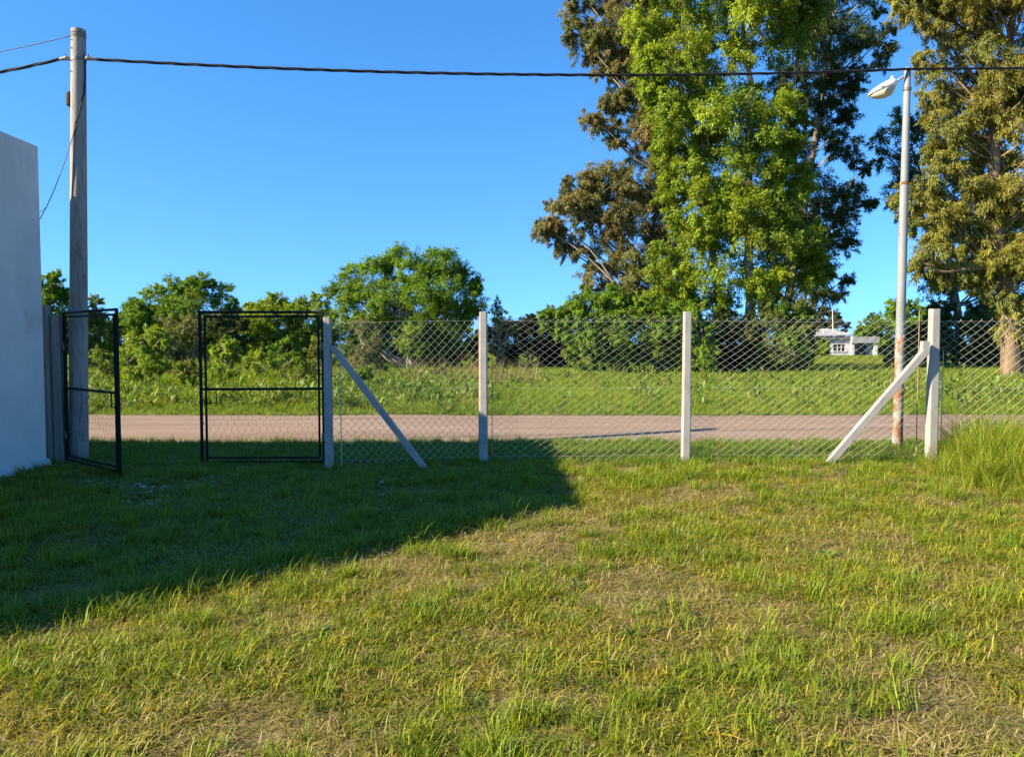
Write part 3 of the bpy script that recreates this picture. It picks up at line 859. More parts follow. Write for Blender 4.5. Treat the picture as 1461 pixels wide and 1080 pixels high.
def foliage(clumps, npr, sprays, leaf, nrg, pal, droop=0.5, spread=0.16, flat=0.0, hero=None):
    """leaf faces on sprays radiating from each clump; returns verts, tris, colours and spray twigs"""
    C = []; BASE = []; TIP = []; COLR = []; RR = []
    pal = np.array(pal)
    for (c, R) in clumps:
        ns = max(4, int(sprays * nrg.uniform(.8, 1.2)))
        d = nrg.normal(size=(ns, 3)); d[:, 2] = d[:, 2] * 0.85 + 0.15
        d /= np.linalg.norm(d, axis=1)[:, None] + 1e-9
        L_ = R * nrg.uniform(.6, 1.08, ns)
        cc = np.array(c)
        base = cc + d * (R * 0.12)
        tip = cc + d * L_[:, None]; tip[:, 2] -= droop * R * 0.35 * nrg.uniform(.3, 1, ns)
        BASE.append(base); TIP.append(tip); RR.append(np.full(ns, R)); C.append(np.tile(cc, (ns, 1)))
        k = nrg.random() * (len(pal) - 1); i0 = int(k); f = k - i0
        col = pal[i0] * (1 - f) + pal[min(i0 + 1, len(pal) - 1)] * f
        cs = col[None, :] * nrg.uniform(.8, 1.2, ns)[:, None] * nrg.uniform(.8, 1.2)
        COLR.append(cs)
    CEN = np.concatenate(C); BASE = np.concatenate(BASE); TIP = np.concatenate(TIP); COLR = np.concatenate(COLR); RR = np.concatenate(RR)
    ns = len(BASE); npr = int(npr * 1.9)
    n = ns * npr
    si = np.repeat(np.arange(ns), npr)
    t = nrg.uniform(0.18, 1.05, n) ** 0.75
    ax = TIP[si] - BASE[si]
    pos = BASE[si] + ax * t[:, None]
    pos[:, 2] -= droop * 0.25 * RR[si] * (t ** 2) * nrg.random(n)
    pos += nrg.normal(size=(n, 3)) * (spread * RR[si])[:, None] * (0.45 + 0.55 * (1 - t))[:, None]
    dirv = ax / (np.linalg.norm(ax, axis=1)[:, None] + 1e-9) * 0.7 + nrg.normal(size=(n, 3)) * 0.55
    dirv[:, 2] -= droop
    dirv /= np.linalg.norm(dirv, axis=1)[:, None] + 1e-9
    outw = pos - CEN[si]; outw /= np.linalg.norm(outw, axis=1)[:, None] + 1e-9
    rv = outw * 1.1 + nrg.normal(size=(n, 3)) * 0.5; rv[:, 2] += .35
    sd = np.cross(dirv, rv); sd /= np.linalg.norm(sd, axis=1)[:, None] + 1e-9
    ll = 0.92 * leaf[0] * nrg.uniform(.65, 1.3, n); lw = 1.05 * leaf[1] * nrg.uniform(.7, 1.25, n)
    nrm_ = np.cross(dirv, sd)
    v0 = pos - sd * (lw * .5)[:, None]; v1 = pos + sd * (lw * .5)[:, None]
    v2 = pos + dirv * ll[:, None] + nrm_ * (ll * .12)[:, None]
    co = np.stack([v0, v1, v2], 1).reshape(-1, 3)
    co[:, 2] = np.maximum(co[:, 2], 0.02)
    tr = np.arange(n * 3).reshape(-1, 3)
    cl = COLR[si] * nrg.uniform(.8, 1.2, n)[:, None]
    cl = np.repeat(np.clip(cl, 0.004, .6), 3, axis=0)
    return co, tr, cl, BASE, TIP, RR

def twig_mesh(mb, BASE, TIP, RR, nrg, frac=0.5, r=0.012):
    for i in np.nonzero(nrg.random(len(BASE)) < frac)[0]:
        a, b_ = Vector(BASE[i]), Vector(TIP[i])
        mid_ = a.lerp(b_, .55) + Vector((0, 0, .08 * RR[i]))
        mb.tube([a, mid_, b_], [r, r * .7, r * .35], 3, caps=False)

def stem_path(pts, n=14, wob=0.1, rg=None):
    """smooth polyline through control points"""
    P = [Vector(p) for p in pts]; out = []
    seg = len(P) - 1
    for s in range(seg):
        p0 = P[max(s - 1, 0)]; p1 = P[s]; p2 = P[s + 1]; p3 = P[min(s + 2, seg)]
        k = max(3, n // seg)
        for i in range(k):
            t = i / k
            q = 0.5 * ((2 * p1) + (p2 - p0) * t + (2 * p0 - 5 * p1 + 4 * p2 - p3) * t * t + (3 * p1 - p0 - 3 * p2 + p3) * t ** 3)
            if rg: q = q + Vector((rg.uniform(-wob, wob), rg.uniform(-wob, wob), 0)) * (0 if (s == 0 and i == 0) else 1)
            out.append(q)
    out.append(P[-1]); return out

def limb_to(mb, path, rads, c, R, rg, rmax):
    # choose the stem point that makes a rising limb
    best = None
    for k, p in enumerate(path[1:], 1):
        h = math.hypot(c.x - p.x, c.y - p.y)
        want = c.z - 0.75 * h
        s = abs(p.z - want) + 0.15 * (c - p).length
        if best is None or s < best[0]: best = (s, k, p)
    _, k, p = best
    L_ = (c - p).length
    if L_ < 0.3: return
    m1 = p.lerp(c, .35) + Vector((rg.uniform(-.1, .1) * L_, rg.uniform(-.1, .1) * L_, -0.04 * L_))
    m2 = p.lerp(c, .72) + Vector((rg.uniform(-.06, .06) * L_, rg.uniform(-.06, .06) * L_, 0.03 * L_))
    r0 = min(rads[k] * .55, rmax, 0.02 + 0.013 * L_)
    mb.tube(stem_path([p, m1, m2, c], 10), list(np.linspace(r0, max(0.008, r0 * .22), 10)), 5, caps=False)

def make_tree(name, label, cat, stems, clumps, pal, seed, sprays=14, npr=40, leaf=(0.16, 0.045), droop=0.5, bark='bark', group=None, spread=.16, rmax=.12, twigs=.5, extra=None, base=None):
    nrg = np.random.default_rng(seed); rg = random.Random(seed)
    b0 = Vector(base) if base else Vector(stems[0][0][0])
    root = empty(name, (b0.x, b0.y, 0)); tag(root, label, cat, group)
    off = Vector((b0.x, b0.y, 0))
    paths = []
    if stems:
        mb = MB()
        for pts, r0, r1 in stems:
            path = stem_path(pts, 22, 0.06, rg)
            rr = [r0 * (1 - t) + r1 * t + (0.35 * r0 * math.exp(-t * 25)) for t in np.linspace(0, 1, len(path))]
            mb.tube([p - off for p in path], rr, 10); paths.append((path, rr))
        mb.build('trunk', M[bark], root, smooth=True)
    mb = MB()
    for (c, R) in clumps:
        if not paths: break
        best = min(range(len(paths)), key=lambda i: min((c - q).length for q in paths[i][0]))
        limb_to(mb, paths[best][0], paths[best][1], c, R, rg, rmax)
    co, tr, cl, B_, T_, RR_ = foliage(clumps, npr, sprays, leaf, nrg, pal, droop, spread)
    if extra:
        e = foliage(extra[0], npr, sprays, leaf, nrg, extra[1], droop, spread)
        tr = np.concatenate([tr, e[1] + len(co)]); co = np.concatenate([co, e[0]]); cl = np.concatenate([cl, e[2]])
        B_ = np.concatenate([B_, e[3]]); T_ = np.concatenate([T_, e[4]]); RR_ = np.concatenate([RR_, e[5]])
    if twigs: twig_mesh(mb, B_, T_, RR_, nrg, twigs)
    if mb.v:
        mb.v = [(v[0] - off.x, v[1] - off.y, v[2]) for v in mb.v]
        mb.build('branches', M[bark], root, smooth=True)
    co = co - np.array([off.x, off.y, 0])
    o = bpy.data.objects.new('crown', quick_mesh('crown', co, tr, M['leaf'], cl)); COL.objects.link(o); o.parent = root
    return root

BRIGHT = [(0.135, 0.205, 0.014), (0.195, 0.27, 0.016), (0.265, 0.325, 0.02), (0.175, 0.245, 0.02)]
OLIVE = [(0.15, 0.14, 0.05), (0.20, 0.185, 0.065), (0.165, 0.18, 0.045), (0.215, 0.155, 0.055)]
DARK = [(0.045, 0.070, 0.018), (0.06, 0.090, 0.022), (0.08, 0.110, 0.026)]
YOLIVE = [(0.17, 0.175, 0.03), (0.22, 0.215, 0.036), (0.265, 0.235, 0.04), (0.18, 0.195, 0.045)]
BUSH = [(0.105, 0.195, 0.014), (0.145, 0.24, 0.016), (0.185, 0.28, 0.02)]
LIGHTBUSH = [(0.17, 0.255, 0.016), (0.22, 0.30, 0.02), (0.26, 0.32, 0.026)]
SHRUB = [(0.16, 0.165, 0.045), (0.20, 0.185, 0.055), (0.15, 0.19, 0.03)]

def st(Y, *pp):      # stem control points from pixels at one depth, first on the ground
    out = []
    for q in pp:
        out.append(at(q[0], q[1], Y + (q[2] if len(q) > 2 else 0)))
    g = out[0]; out[0] = Vector((g.x, g.y, -0.15)); return out

rg = random.Random(11)
TG = 'tall trees beyond the road'
# A: bright green many stemmed tree
YA = 41.0
polyA = [(895, -190), (1150, -200), (1185, -60), (1170, 60), (1150, 140), (1165, 220), (1150, 290), (1190, 330), (1185, 420), (1110, 455), (1000, 455), (935, 450), (905, 400), (925, 340), (940, 290), (925, 220), (910, 140), (890, 60)]
clA = crown_clumps(polyA, YA, 200, (26, 46), rg, thick=.5, sep=.44)
make_tree('tall_tree', 'tall bright green leafy tree with several pale stems behind the fence', 'tree',
          [(st(YA, (1068, 530), (1070, 400), (1066, 290), (1072, 150), (1060, 20), (1070, -120)), .30, .06),
           (st(YA + .8, (1052, 530), (1022, 400), (1008, 300), (1000, 150), (985, 0), (980, -110)), .26, .05),
           (st(YA + .4, (1080, 530), (1094, 420), (1110, 330), (1120, 200), (1140, 60), (1135, -90)), .22, .05)],
          clA, BRIGHT, 21, sprays=22, npr=40, leaf=(0.18, 0.078), droop=.45, group=TG, twigs=.35)
# B: olive tree leaning out to the left
YB = 46.0
polyB = [(797, 15), (830, -60), (900, -140), (975, -100), (985, 60), (975, 200), (990, 420), (900, 450), (815, 405), (840, 372), (800, 362), (768, 347), (756, 328), (760, 290), (795, 255), (835, 228), (885, 215), (830, 200), (820, 165), (862, 130), (835, 100), (800, 62)]
clB = crown_clumps(polyB, YB, 230, (17, 33), rg, thick=.5, sep=.42)
make_tree('tall_tree', 'tall olive brown drooping tree with feathery branches reaching over open sky', 'tree',
          [(st(YB, (1010, 525), (985, 420), (965, 330), (940, 220), (915, 80), (900, -80)), .34, .06),
           (st(YB, (1000, 525), (950, 420), (900, 350), (850, 310), (800, 300)), .2, .04)],
          clB, OLIVE, 22, sprays=18, npr=40, leaf=(0.20, 0.052), droop=.75, group=TG, twigs=.35, spread=.14)
# C: dark tree to the right
YC = 48.0
polyC = [(1110, -180), (1270, -140), (1288, 40), (1270, 92), (1232, 118), (1222, 155), (1225, 205), (1248, 255), (1245, 298), (1222, 335), (1242, 372), (1225, 415), (1185, 432), (1150, 455), (1090, 450), (1090, 200), (1100, 0)]
clC = crown_clumps(polyC, YC, 190, (17, 34), rg, thick=.6, sep=.5)
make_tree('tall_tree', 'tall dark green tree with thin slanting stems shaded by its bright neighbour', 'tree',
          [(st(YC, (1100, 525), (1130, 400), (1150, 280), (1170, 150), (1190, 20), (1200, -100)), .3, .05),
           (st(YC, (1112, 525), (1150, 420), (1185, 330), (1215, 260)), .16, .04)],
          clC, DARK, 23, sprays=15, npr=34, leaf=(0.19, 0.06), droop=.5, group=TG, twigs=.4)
# D: olive yellow tree on the right
YD = 33.0
polyD = [(1275, -170), (1600, -220), (1680, 200), (1620, 430), (1490, 490), (1430, 480), (1395, 450), (1372, 408), (1310, 405), (1288, 385), (1292, 335), (1258, 340), (1245, 312), (1278, 260), (1315, 230), (1308, 150), (1312, 120), (1295, 80), (1272, 20)]
clD = crown_clumps(polyD, YD, 310, (24, 44), rg, thick=.42, sep=.38)
make_tree('tall_tree', 'tall yellowish olive drooping tree with thick brown trunk behind the braced end post', 'tree',
          [(st(YD, (1447, 547), (1440, 440), (1424, 330), (1418, 230), (1428, 140), (1445, 20), (1450, -120)), .40, .07),
           (st(YD + .5, (1455, 545), (1500, 380), (1540, 200), (1560, 0)), .26, .06),
           ([at(1432, 385, YD), at(1390, 383, YD - .5), at(1345, 388, YD - 1), at(1310, 370, YD - 1.4)], .11, .03)],
          clD, YOLIVE, 24, sprays=20, npr=38, leaf=(0.17, 0.048), droop=.85, bark='bark_brown', group=TG, twigs=.3, spread=.14)
# E: dark tree behind D
YE = 52.0
polyE = [(1232, 190), (1270, 160), (1310, 140), (1400, 190), (1500, 240), (1520, 440), (1330, 445), (1300, 400), (1292, 310), (1262, 285), (1238, 240)]
clE = crown_clumps(polyE, YE, 90, (18, 36), rg, thick=.6, sep=.55)
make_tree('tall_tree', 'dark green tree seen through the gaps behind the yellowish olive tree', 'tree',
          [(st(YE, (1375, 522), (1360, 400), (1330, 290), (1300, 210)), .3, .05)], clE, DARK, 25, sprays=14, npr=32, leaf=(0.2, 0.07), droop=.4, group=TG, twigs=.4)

SG = 'shrubs along the far side of the field'
def shrub(name, label, poly, Y, n, rpx, pal, seed, stems=None, **kw):
    rgs = random.Random(seed)
    cl_ = crown_clumps(poly, Y, int(n * 1.5), rpx, rgs, thick=kw.pop('thick', .7), sep=kw.pop('sep', .45))
    if not stems:
        xm = sum(p[0] for p in poly) / len(poly); yt = min(p[1] for p in poly)
        yb = 490 + CAM_H * FPX / Y
        stems = [(st(Y, (xm, yb), (xm + 3, (yb + yt) / 2), (xm - 4, yt * .75 + yb * .25)), .07, .02), (st(Y + .2, (xm + 2, yb), (xm + 15, (yb + yt) / 2), (xm + 24, yt * .7 + yb * .3)), .05, .015)]
    kw['npr'] = int(kw['npr'] * .85); kw['leaf'] = (kw['leaf'][0] * 1.05, kw['leaf'][1] * 1.12)
    return make_tree(name, label, kw.pop('cat', 'shrub'), stems, cl_, pal, seed, group=kw.pop('group', SG), **kw)

shrub('spreading_tree', 'broad rounded green tree with feathery crown behind the first fence bay',
      [(458, 415), (485, 388), (515, 368), (560, 352), (600, 350), (640, 347), (662, 372), (686, 395), (692, 440), (672, 462), (660, 500), (600, 515), (560, 495), (500, 485), (470, 450)], 42, 78, (17, 30), BUSH, 31,
      stems=[(st(42, (590, 528), (580, 470), (560, 410), (540, 380)), .16, .03), (st(42.3, (596, 528), (610, 460), (630, 400)), .13, .03)], cat='tree', sprays=18, npr=40, leaf=(0.12, 0.045), droop=.2, spread=.18, twigs=.3)
shrub('spreading_tree', 'rounded mid green tree rising above the weeds between the two gate leaves',
      [(160, 450), (180, 428), (205, 412), (240, 400), (275, 393), (300, 392), (325, 405), (342, 428), (345, 462), (330, 500), (290, 505), (240, 498), (170, 505)], 36, 52, (16, 28), BUSH, 32, cat='tree', sprays=17, npr=38, leaf=(0.11, 0.045), droop=.15, twigs=.35)
shrub('leafy_shrub', 'dense light green shrub mound behind the closed gate leaf',
      [(332, 448), (352, 432), (385, 420), (430, 414), (470, 420), (490, 450), (480, 512), (400, 520), (340, 518)], 39, 44, (15, 26), LIGHTBUSH, 33, sprays=16, npr=36, leaf=(0.12, 0.05), droop=.2)
shrub('leafy_shrub', 'dark leafy shrub behind the closed gate frame',
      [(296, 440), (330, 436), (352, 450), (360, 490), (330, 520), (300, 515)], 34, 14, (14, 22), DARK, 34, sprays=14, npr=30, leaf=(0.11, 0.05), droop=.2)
shrub('dry_shrub', 'olive brown twiggy shrub with bare crooked stems beyond the gate opening',
      [(222, 470), (245, 452), (270, 448), (296, 456), (300, 500), (285, 520), (240, 518), (222, 500)], 31, 18, (10, 18), SHRUB, 35,
      stems=[(st(31, (268, 535), (262, 505), (240, 478)), .05, .015), (st(31, (270, 535), (275, 500), (285, 465)), .045, .012), (st(31, (266, 535), (255, 500), (262, 460)), .04, .01)], sprays=12, npr=22, leaf=(0.085, 0.022), droop=.1, twigs=.9)
shrub('leafy_shrub', 'low yellow green shrub between the gate leaves in tall weeds',
      [(168, 500), (190, 470), (225, 460), (245, 490), (250, 530), (200, 540), (165, 538)], 29, 20, (12, 20), LIGHTBUSH, 36, sprays=14, npr=28, leaf=(0.09, 0.035), droop=.2)
shrub('leafy_shrub', 'bright upright shrub inside the closed gate frame outline',
      [(300, 500), (310, 478), (325, 470), (340, 490), (345, 530), (300, 535)], 28, 12, (9, 16), LIGHTBUSH, 37, sprays=12, npr=26, leaf=(0.085, 0.032), droop=.15)
shrub('leafy_shrub', 'green shrub rising behind the two old posts at the wall',
      [(20, 400), (50, 372), (75, 374), (92, 396), (104, 428), (108, 500), (60, 520), (20, 500)], 29, 26, (15, 24), BUSH, 38, sprays=16, npr=34, leaf=(0.10, 0.045), droop=.2)
shrub('leafy_shrub', 'brushy green and brown shrub showing just past the utility pole',
      [(104, 440), (128, 412), (150, 440), (176, 470), (182, 530), (130, 545), (104, 540)], 30, 24, (13, 21), [SHRUB[0], BUSH[1], BUSH[2], SHRUB[1]], 39, sprays=14, npr=30, leaf=(0.10, 0.038), droop=.2)
shrub('leafy_shrub', 'bushy shrub with thin pale trunk under the broad rounded tree',
      [(556, 470), (580, 456), (606, 470), (612, 495), (590, 508), (562, 500)], 31, 10, (9, 15), LIGHTBUSH, 40, stems=[(st(31, (581, 543), (580, 515), (584, 488)), .035, .015)], sprays=12, npr=24, leaf=(0.085, 0.03), droop=.15)
shrub('dry_shrub', 'grey green dry shrub behind the braced end post of the fence',
      [(488, 475), (505, 455), (530, 452), (548, 475), (552, 530), (500, 536), (486, 510)], 33, 16, (12, 18), SHRUB, 41, sprays=12, npr=24, leaf=(0.09, 0.025), droop=.1, twigs=.8)
shrub('leafy_shrub', 'thicket beside the vine covered hedge with hollow shade painted into its very dark leaves',
      [(686, 462), (715, 448), (760, 446), (800, 455), (828, 500), (825, 532), (712, 526), (696, 495)], 47, 42, (14, 22), [(0.02, 0.035, 0.010), (0.035, 0.05, 0.015)], 42, sprays=16, npr=36, leaf=(0.14, 0.06), droop=.2)  # near-black leaf colours carry the shadow of the hedge hollow
shrub('leafy_shrub', 'small wispy sapling poking above the dark thicket',
      [(694, 455), (700, 432), (712, 426), (722, 440), (726, 462), (700, 470)], 44, 9, (8, 12), LIGHTBUSH, 43, sprays=8, npr=14, leaf=(0.11, 0.04), droop=.0)
shrub('vine_hedge', 'long green vine covered hedge behind the middle fence bay',
      [(762, 448), (790, 432), (815, 418), (850, 404), (890, 415), (940, 425), (985, 430), (1012, 460), (1010, 535), (830, 535), (800, 500), (778, 470)], 38.5, 96, (15, 26), [BUSH[0], BUSH[1], LIGHTBUSH[0], BUSH[2]], 44, cat='hedge', sprays=17, npr=34, leaf=(0.11, 0.06), droop=.45, thick=.5, twigs=.15)
shrub('leafy_shrub', 'bright green vine shrub right of the third fence post',
      [(978, 440), (1000, 425), (1020, 440), (1024, 500), (1018, 538), (980, 538), (974, 490)], 37.5, 24, (12, 19), [BUSH[1], LIGHTBUSH[1]], 45, sprays=15, npr=32, leaf=(0.10, 0.055), droop=.45)
shrub('leafy_shrub', 'vine clad undergrowth round the pale stems of the bright tree',
      [(1058, 470), (1080, 432), (1130, 425), (1168, 445), (1165, 500), (1148, 532), (1070, 537)], 39.2, 40, (14, 22), [BUSH[0], SHRUB[2], DARK[2]], 46, sprays=15, npr=32, leaf=(0.11, 0.05), droop=.6)
shrub('leafy_shrub', 'undergrowth between hedge and vine clad stems with shade painted into its dark leaves',
      [(1000, 460), (1025, 442), (1075, 440), (1088, 480), (1082, 530), (1005, 530)], 40.0, 30, (14, 22), [(0.03, 0.048, 0.013), (0.05, 0.07, 0.018)], 47, sprays=14, npr=32, leaf=(0.14, 0.06), droop=.3)  # leaf colours darkened to stand for the shaded hollow
shrub('leafy_shrub', 'rounded green tree standing behind the porch end of the white house',
      [(1212, 485), (1228, 458), (1248, 436), (1275, 425), (1310, 430), (1340, 450), (1340, 505), (1262, 505), (1220, 500)], 108, 44, (11, 19), BUSH, 48, sprays=14, npr=30, leaf=(0.3, 0.14), droop=.2)
shrub('leafy_shrub', 'small yellow green bush growing against the white house front',
      [(1161, 500), (1164, 488), (1173, 482), (1183, 488), (1186, 507), (1163, 507)], 88, 12, (5, 8), LIGHTBUSH, 49, sprays=12, npr=26, leaf=(0.2, 0.09), droop=.2)
shrub('distant_tree', 'grey green tree crown rising behind the white house roof',
      [(1110, 470), (1130, 448), (1160, 440), (1192, 438), (1208, 450), (1216, 480), (1180, 495), (1110, 495)], 125, 34, (9, 15), [(0.075, 0.095, 0.045), (0.10, 0.12, 0.05)], 50, cat='tree', sprays=14, npr=26, leaf=(0.35, 0.16), droop=.3)
shrub('leafy_shrub', 'dark green thicket behind the braced end post and olive tree',
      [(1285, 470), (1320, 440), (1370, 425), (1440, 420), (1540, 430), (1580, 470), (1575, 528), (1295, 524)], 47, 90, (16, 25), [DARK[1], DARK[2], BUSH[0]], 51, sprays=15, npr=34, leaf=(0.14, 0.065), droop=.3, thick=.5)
shrub('leafy_shrub', 'ragged leafy weeds at the field edge left of the house lawn',
      [(1128, 520), (1135, 490), (1150, 480), (1162, 500), (1162, 528), (1130, 530)], 48, 10, (8, 13), [BUSH[0], SHRUB[2]], 52, sprays=12, npr=26, leaf=(0.12, 0.05), droop=.3)
shrub('leafy_shrub', 'low hedge of weeds at the field edge right of the house lawn',
      [(1256, 520), (1264, 498), (1290, 480), (1330, 485), (1340, 534), (1257, 536)], 44, 22, (9, 15), [BUSH[1], SHRUB[1], BUSH[2]], 53, sprays=12, npr=28, leaf=(0.11, 0.05), droop=.3)

WEED_LABELS = ('olive green weed bush seen between the utility pole and the open gate leaf', 'bright yellow green low weed bush in the gate opening near the dirt road',
               'olive brown tinged weed bush low in the grass beside the closed gate frame', 'mid green weed bush seen through the latch side of the closed gate',
               'bright yellow green weed bush seen through the middle of the closed gate', 'olive green weed bush seen through the hinge side of the closed gate',
               'mid green weed bush behind the slanted brace of the end post by the gate', 'mid green bush farther back behind the weeds of the gate opening',
               'mid green bush farther back above the middle rail of the closed gate', 'olive bush farther back just behind the gate hinge post')
for k, (cx_, top, w_, Y_, pl) in enumerate(((140, 492, 30, 25, 1), (205, 500, 32, 24, 0), (262, 510, 28, 23.5, 1), (318, 508, 26, 25, 2), (372, 498, 34, 26, 0), (425, 504, 32, 24.5, 1), (512, 512, 26, 25, 2), (180, 478, 34, 28, 2), (400, 482, 30, 29, 2), (455, 478, 26, 28, 1))):
    yb = 490 + CAM_H * FPX / Y_
    shrub('weed_bush', WEED_LABELS[k],
          [(cx_ - w_, yb - 4), (cx_ - w_ * .85, top + 22), (cx_ - w_ * .35, top + 4), (cx_ + w_ * .3, top), (cx_ + w_ * .9, top + 20), (cx_ + w_, yb - 4)], Y_, 9, (9, 15),
          [LIGHTBUSH, [SHRUB[0], LIGHTBUSH[0], SHRUB[1]], [BUSH[1], LIGHTBUSH[1]]][pl], 600 + k, group='low weed bushes in the field', stems=[(st(Y_, (cx_, yb), (cx_ + 2, (yb + top) / 2), (cx_ - 3, top * .7 + yb * .3)), .04, .012)], sprays=11, npr=24, leaf=(0.075, 0.028), droop=.05, spread=.22)
shrub('leafy_shrub', 'tangled green thicket filling the back of the field beyond the gate opening',
      [(95, 455), (130, 440), (200, 446), (280, 450), (345, 452), (350, 520), (100, 525)], 43, 46, (15, 24), [BUSH[0], BUSH[1], SHRUB[2]], 54, sprays=14, npr=30, leaf=(0.13, 0.06), droop=.2, thick=.45)
shrub('leafy_shrub', 'long light green thicket running on behind closed gate and broad rounded tree',
      [(335, 452), (380, 436), (450, 432), (520, 445), (600, 455), (690, 458), (710, 522), (340, 524)], 50, 60, (15, 23), [BUSH[1], LIGHTBUSH[0], BUSH[2]], 55, sprays=14, npr=30, leaf=(0.15, 0.07), droop=.2, thick=.4)
shrub('leafy_shrub', 'shrubs with shadow painted into their dark leaves under the skirt of the broad rounded tree',
      [(500, 480), (560, 470), (640, 468), (690, 480), (695, 526), (500, 528)], 44, 34, (13, 20), [DARK[0], DARK[1], BUSH[0]], 56, sprays=14, npr=30, leaf=(0.12, 0.055), droop=.2, thick=.4)  # dark leaf colours stand for the shadow beneath the tree

# ------------------------------------------------------------------ grass
protos = {}
def blade_tuft(name, nb, h, wd, rad, pal, bend, seed, lying=0.0, seg=3):
    nrg = np.random.default_rng(seed); pal = np.array(pal)
    co = []; tr = []; cl = []
    for i in range(nb):
        a = nrg.uniform(0, 2 * math.pi); r = rad * math.sqrt(nrg.random())
        p = np.array((r * math.cos(a), r * math.sin(a), -0.01))
        az = nrg.uniform(0, 2 * math.pi) if nrg.random() < .5 else a + nrg.normal() * .6
        hh = h * nrg.uniform(.45, 1.15); w_ = wd * nrg.uniform(.7, 1.3)
        lie = nrg.random() < lying
        tilt = nrg.uniform(.05, .35) if not lie else nrg.uniform(1.15, 1.5)
        bd = bend * nrg.uniform(.4, 1.5) * (1 if not lie else .25)
        c = pal[nrg.integers(len(pal))] * nrg.uniform(.75, 1.25)
        fw = np.array((math.cos(az), math.sin(az), 0)); sd = np.array((-math.sin(az), math.cos(az), 0))
        if lie: p[2] = nrg.uniform(.004, .02)
        b = len(co); q = p.copy(); th = tilt
        for s in range(seg + 1):
            k = (1 - (s / seg) ** 1.6) * .5 * w_
            if s < seg:
                co += [q - sd * k, q + sd * k]; 
            else: co.append(q)
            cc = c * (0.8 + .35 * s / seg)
            cl += [cc, cc] if s < seg else [cc]
            step = hh / seg
            q = q + (fw * math.sin(th) + np.array((0, 0, 1)) * math.cos(th)) * step
            th = min(th + bd / seg, 2.2)
        for s in range(seg - 1):
            o_ = b + s * 2
            tr += [(o_, o_ + 1, o_ + 3), (o_, o_ + 3, o_ + 2)]
        o_ = b + (seg - 1) * 2; tr.append((o_, o_ + 1, o_ + 2))
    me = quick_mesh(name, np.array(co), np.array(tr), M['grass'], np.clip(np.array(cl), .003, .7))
    return bpy.data.objects.new(name, me)

def weed(name, nl, size, pal, seed):
    nrg = np.random.default_rng(seed); pal = np.array(pal); co = []; tr = []; cl = []
    for i in range(nl):
        az = nrg.uniform(0, 6.283); L_ = size * nrg.uniform(.6, 1.2); w_ = L_ * .32; el = nrg.uniform(.2, 1.0)
        fw = np.array((math.cos(az) * math.cos(el), math.sin(az) * math.cos(el), math.sin(el))); sd = np.array((-math.sin(az), math.cos(az), 0))
        p = np.array((0, 0, 0.0)) + nrg.normal(size=3) * size * (.12 if nl < 30 else .7); p[2] = abs(p[2])
        b = len(co)
        co += [p, p + fw * L_ * .3 + sd * w_ * .4, p + fw * L_ * .65 + sd * w_ * .5 - np.array((0, 0, .02 * L_)), p + fw * L_ - np.array((0, 0, .2 * L_)), p + fw * L_ * .65 - sd * w_ * .5 - np.array((0, 0, .02 * L_)), p + fw * L_ * .3 - sd * w_ * .4]
        tr += [(b, b + 1, b + 5), (b + 1, b + 2, b + 4), (b + 1, b + 4, b + 5), (b + 2, b + 3, b + 4)]
        c = pal[nrg.integers(len(pal))] * nrg.uniform(.8, 1.2); cl += [c] * 6
    me = quick_mesh(name, np.array(co), np.array(tr), M['grass'], np.clip(np.array(cl), .003, .7))
    return bpy.data.objects.new(name, me)

def scatter(name, label, cat, pts, rot, scl, idx, tint, objs):
    """one stuff object: instances the tuft meshes on its points"""
    me = bpy.data.meshes.new(name); n = len(pts)
    me.vertices.add(n); me.vertices.foreach_set('co', np.ascontiguousarray(pts, np.float32).ravel())
    for nm, ty, arr, key in (('rot', 'FLOAT_VECTOR', rot, 'vector'), ('scl', 'FLOAT_VECTOR', scl, 'vector'), ('tint', 'FLOAT_VECTOR', tint, 'vector'), ('idx', 'INT', idx, 'value')):
        a = me.attributes.new(nm, ty, 'POINT')
        a.data.foreach_set(key, np.ascontiguousarray(arr, np.int32 if ty == 'INT' else np.float32).ravel())
    o = bpy.data.objects.new(name, me); COL.objects.link(o)
    coll = bpy.data.collections.new(name + '_tufts')
    for p in objs: coll.objects.link(p)
    ng = bpy.data.node_groups.new(name + '_scatter', 'GeometryNodeTree')
    ng.interface.new_socket('Geometry', in_out='INPUT', socket_type='NodeSocketGeometry')
    ng.interface.new_socket('Geometry', in_out='OUTPUT', socket_type='NodeSocketGeometry')
    N, L = ng.nodes, ng.links
    gi = N.new('NodeGroupInput'); go = N.new('NodeGroupOutput')
    ci = N.new('GeometryNodeCollectionInfo'); ci.inputs['Collection'].default_value = coll
    ci.inputs['Separate Children'].default_value = True; ci.inputs['Reset Children'].default_value = True
    ip = N.new('GeometryNodeInstanceOnPoints'); ip.inputs['Pick Instance'].default_value = True
    def attr(nm, ty):
        a = N.new('GeometryNodeInputNamedAttribute'); a.data_type = ty; a.inputs['Name'].default_value = nm; return a.outputs['Attribute']
    L.new(gi.outputs[0], ip.inputs['Points']); L.new(ci.outputs[0], ip.inputs['Instance'])
    L.new(attr('idx', 'INT'), ip.inputs['Instance Index'])
    L.new(attr('rot', 'FLOAT_VECTOR'), ip.inputs['Rotation']); L.new(attr('scl', 'FLOAT_VECTOR'), ip.inputs['Scale'])
    L.new(ip.outputs[0], go.inputs[0])
    md = o.modifiers.new('scatter', 'NODES'); md.node_group = ng
    tag(o, label, cat, kind='stuff')
    return o

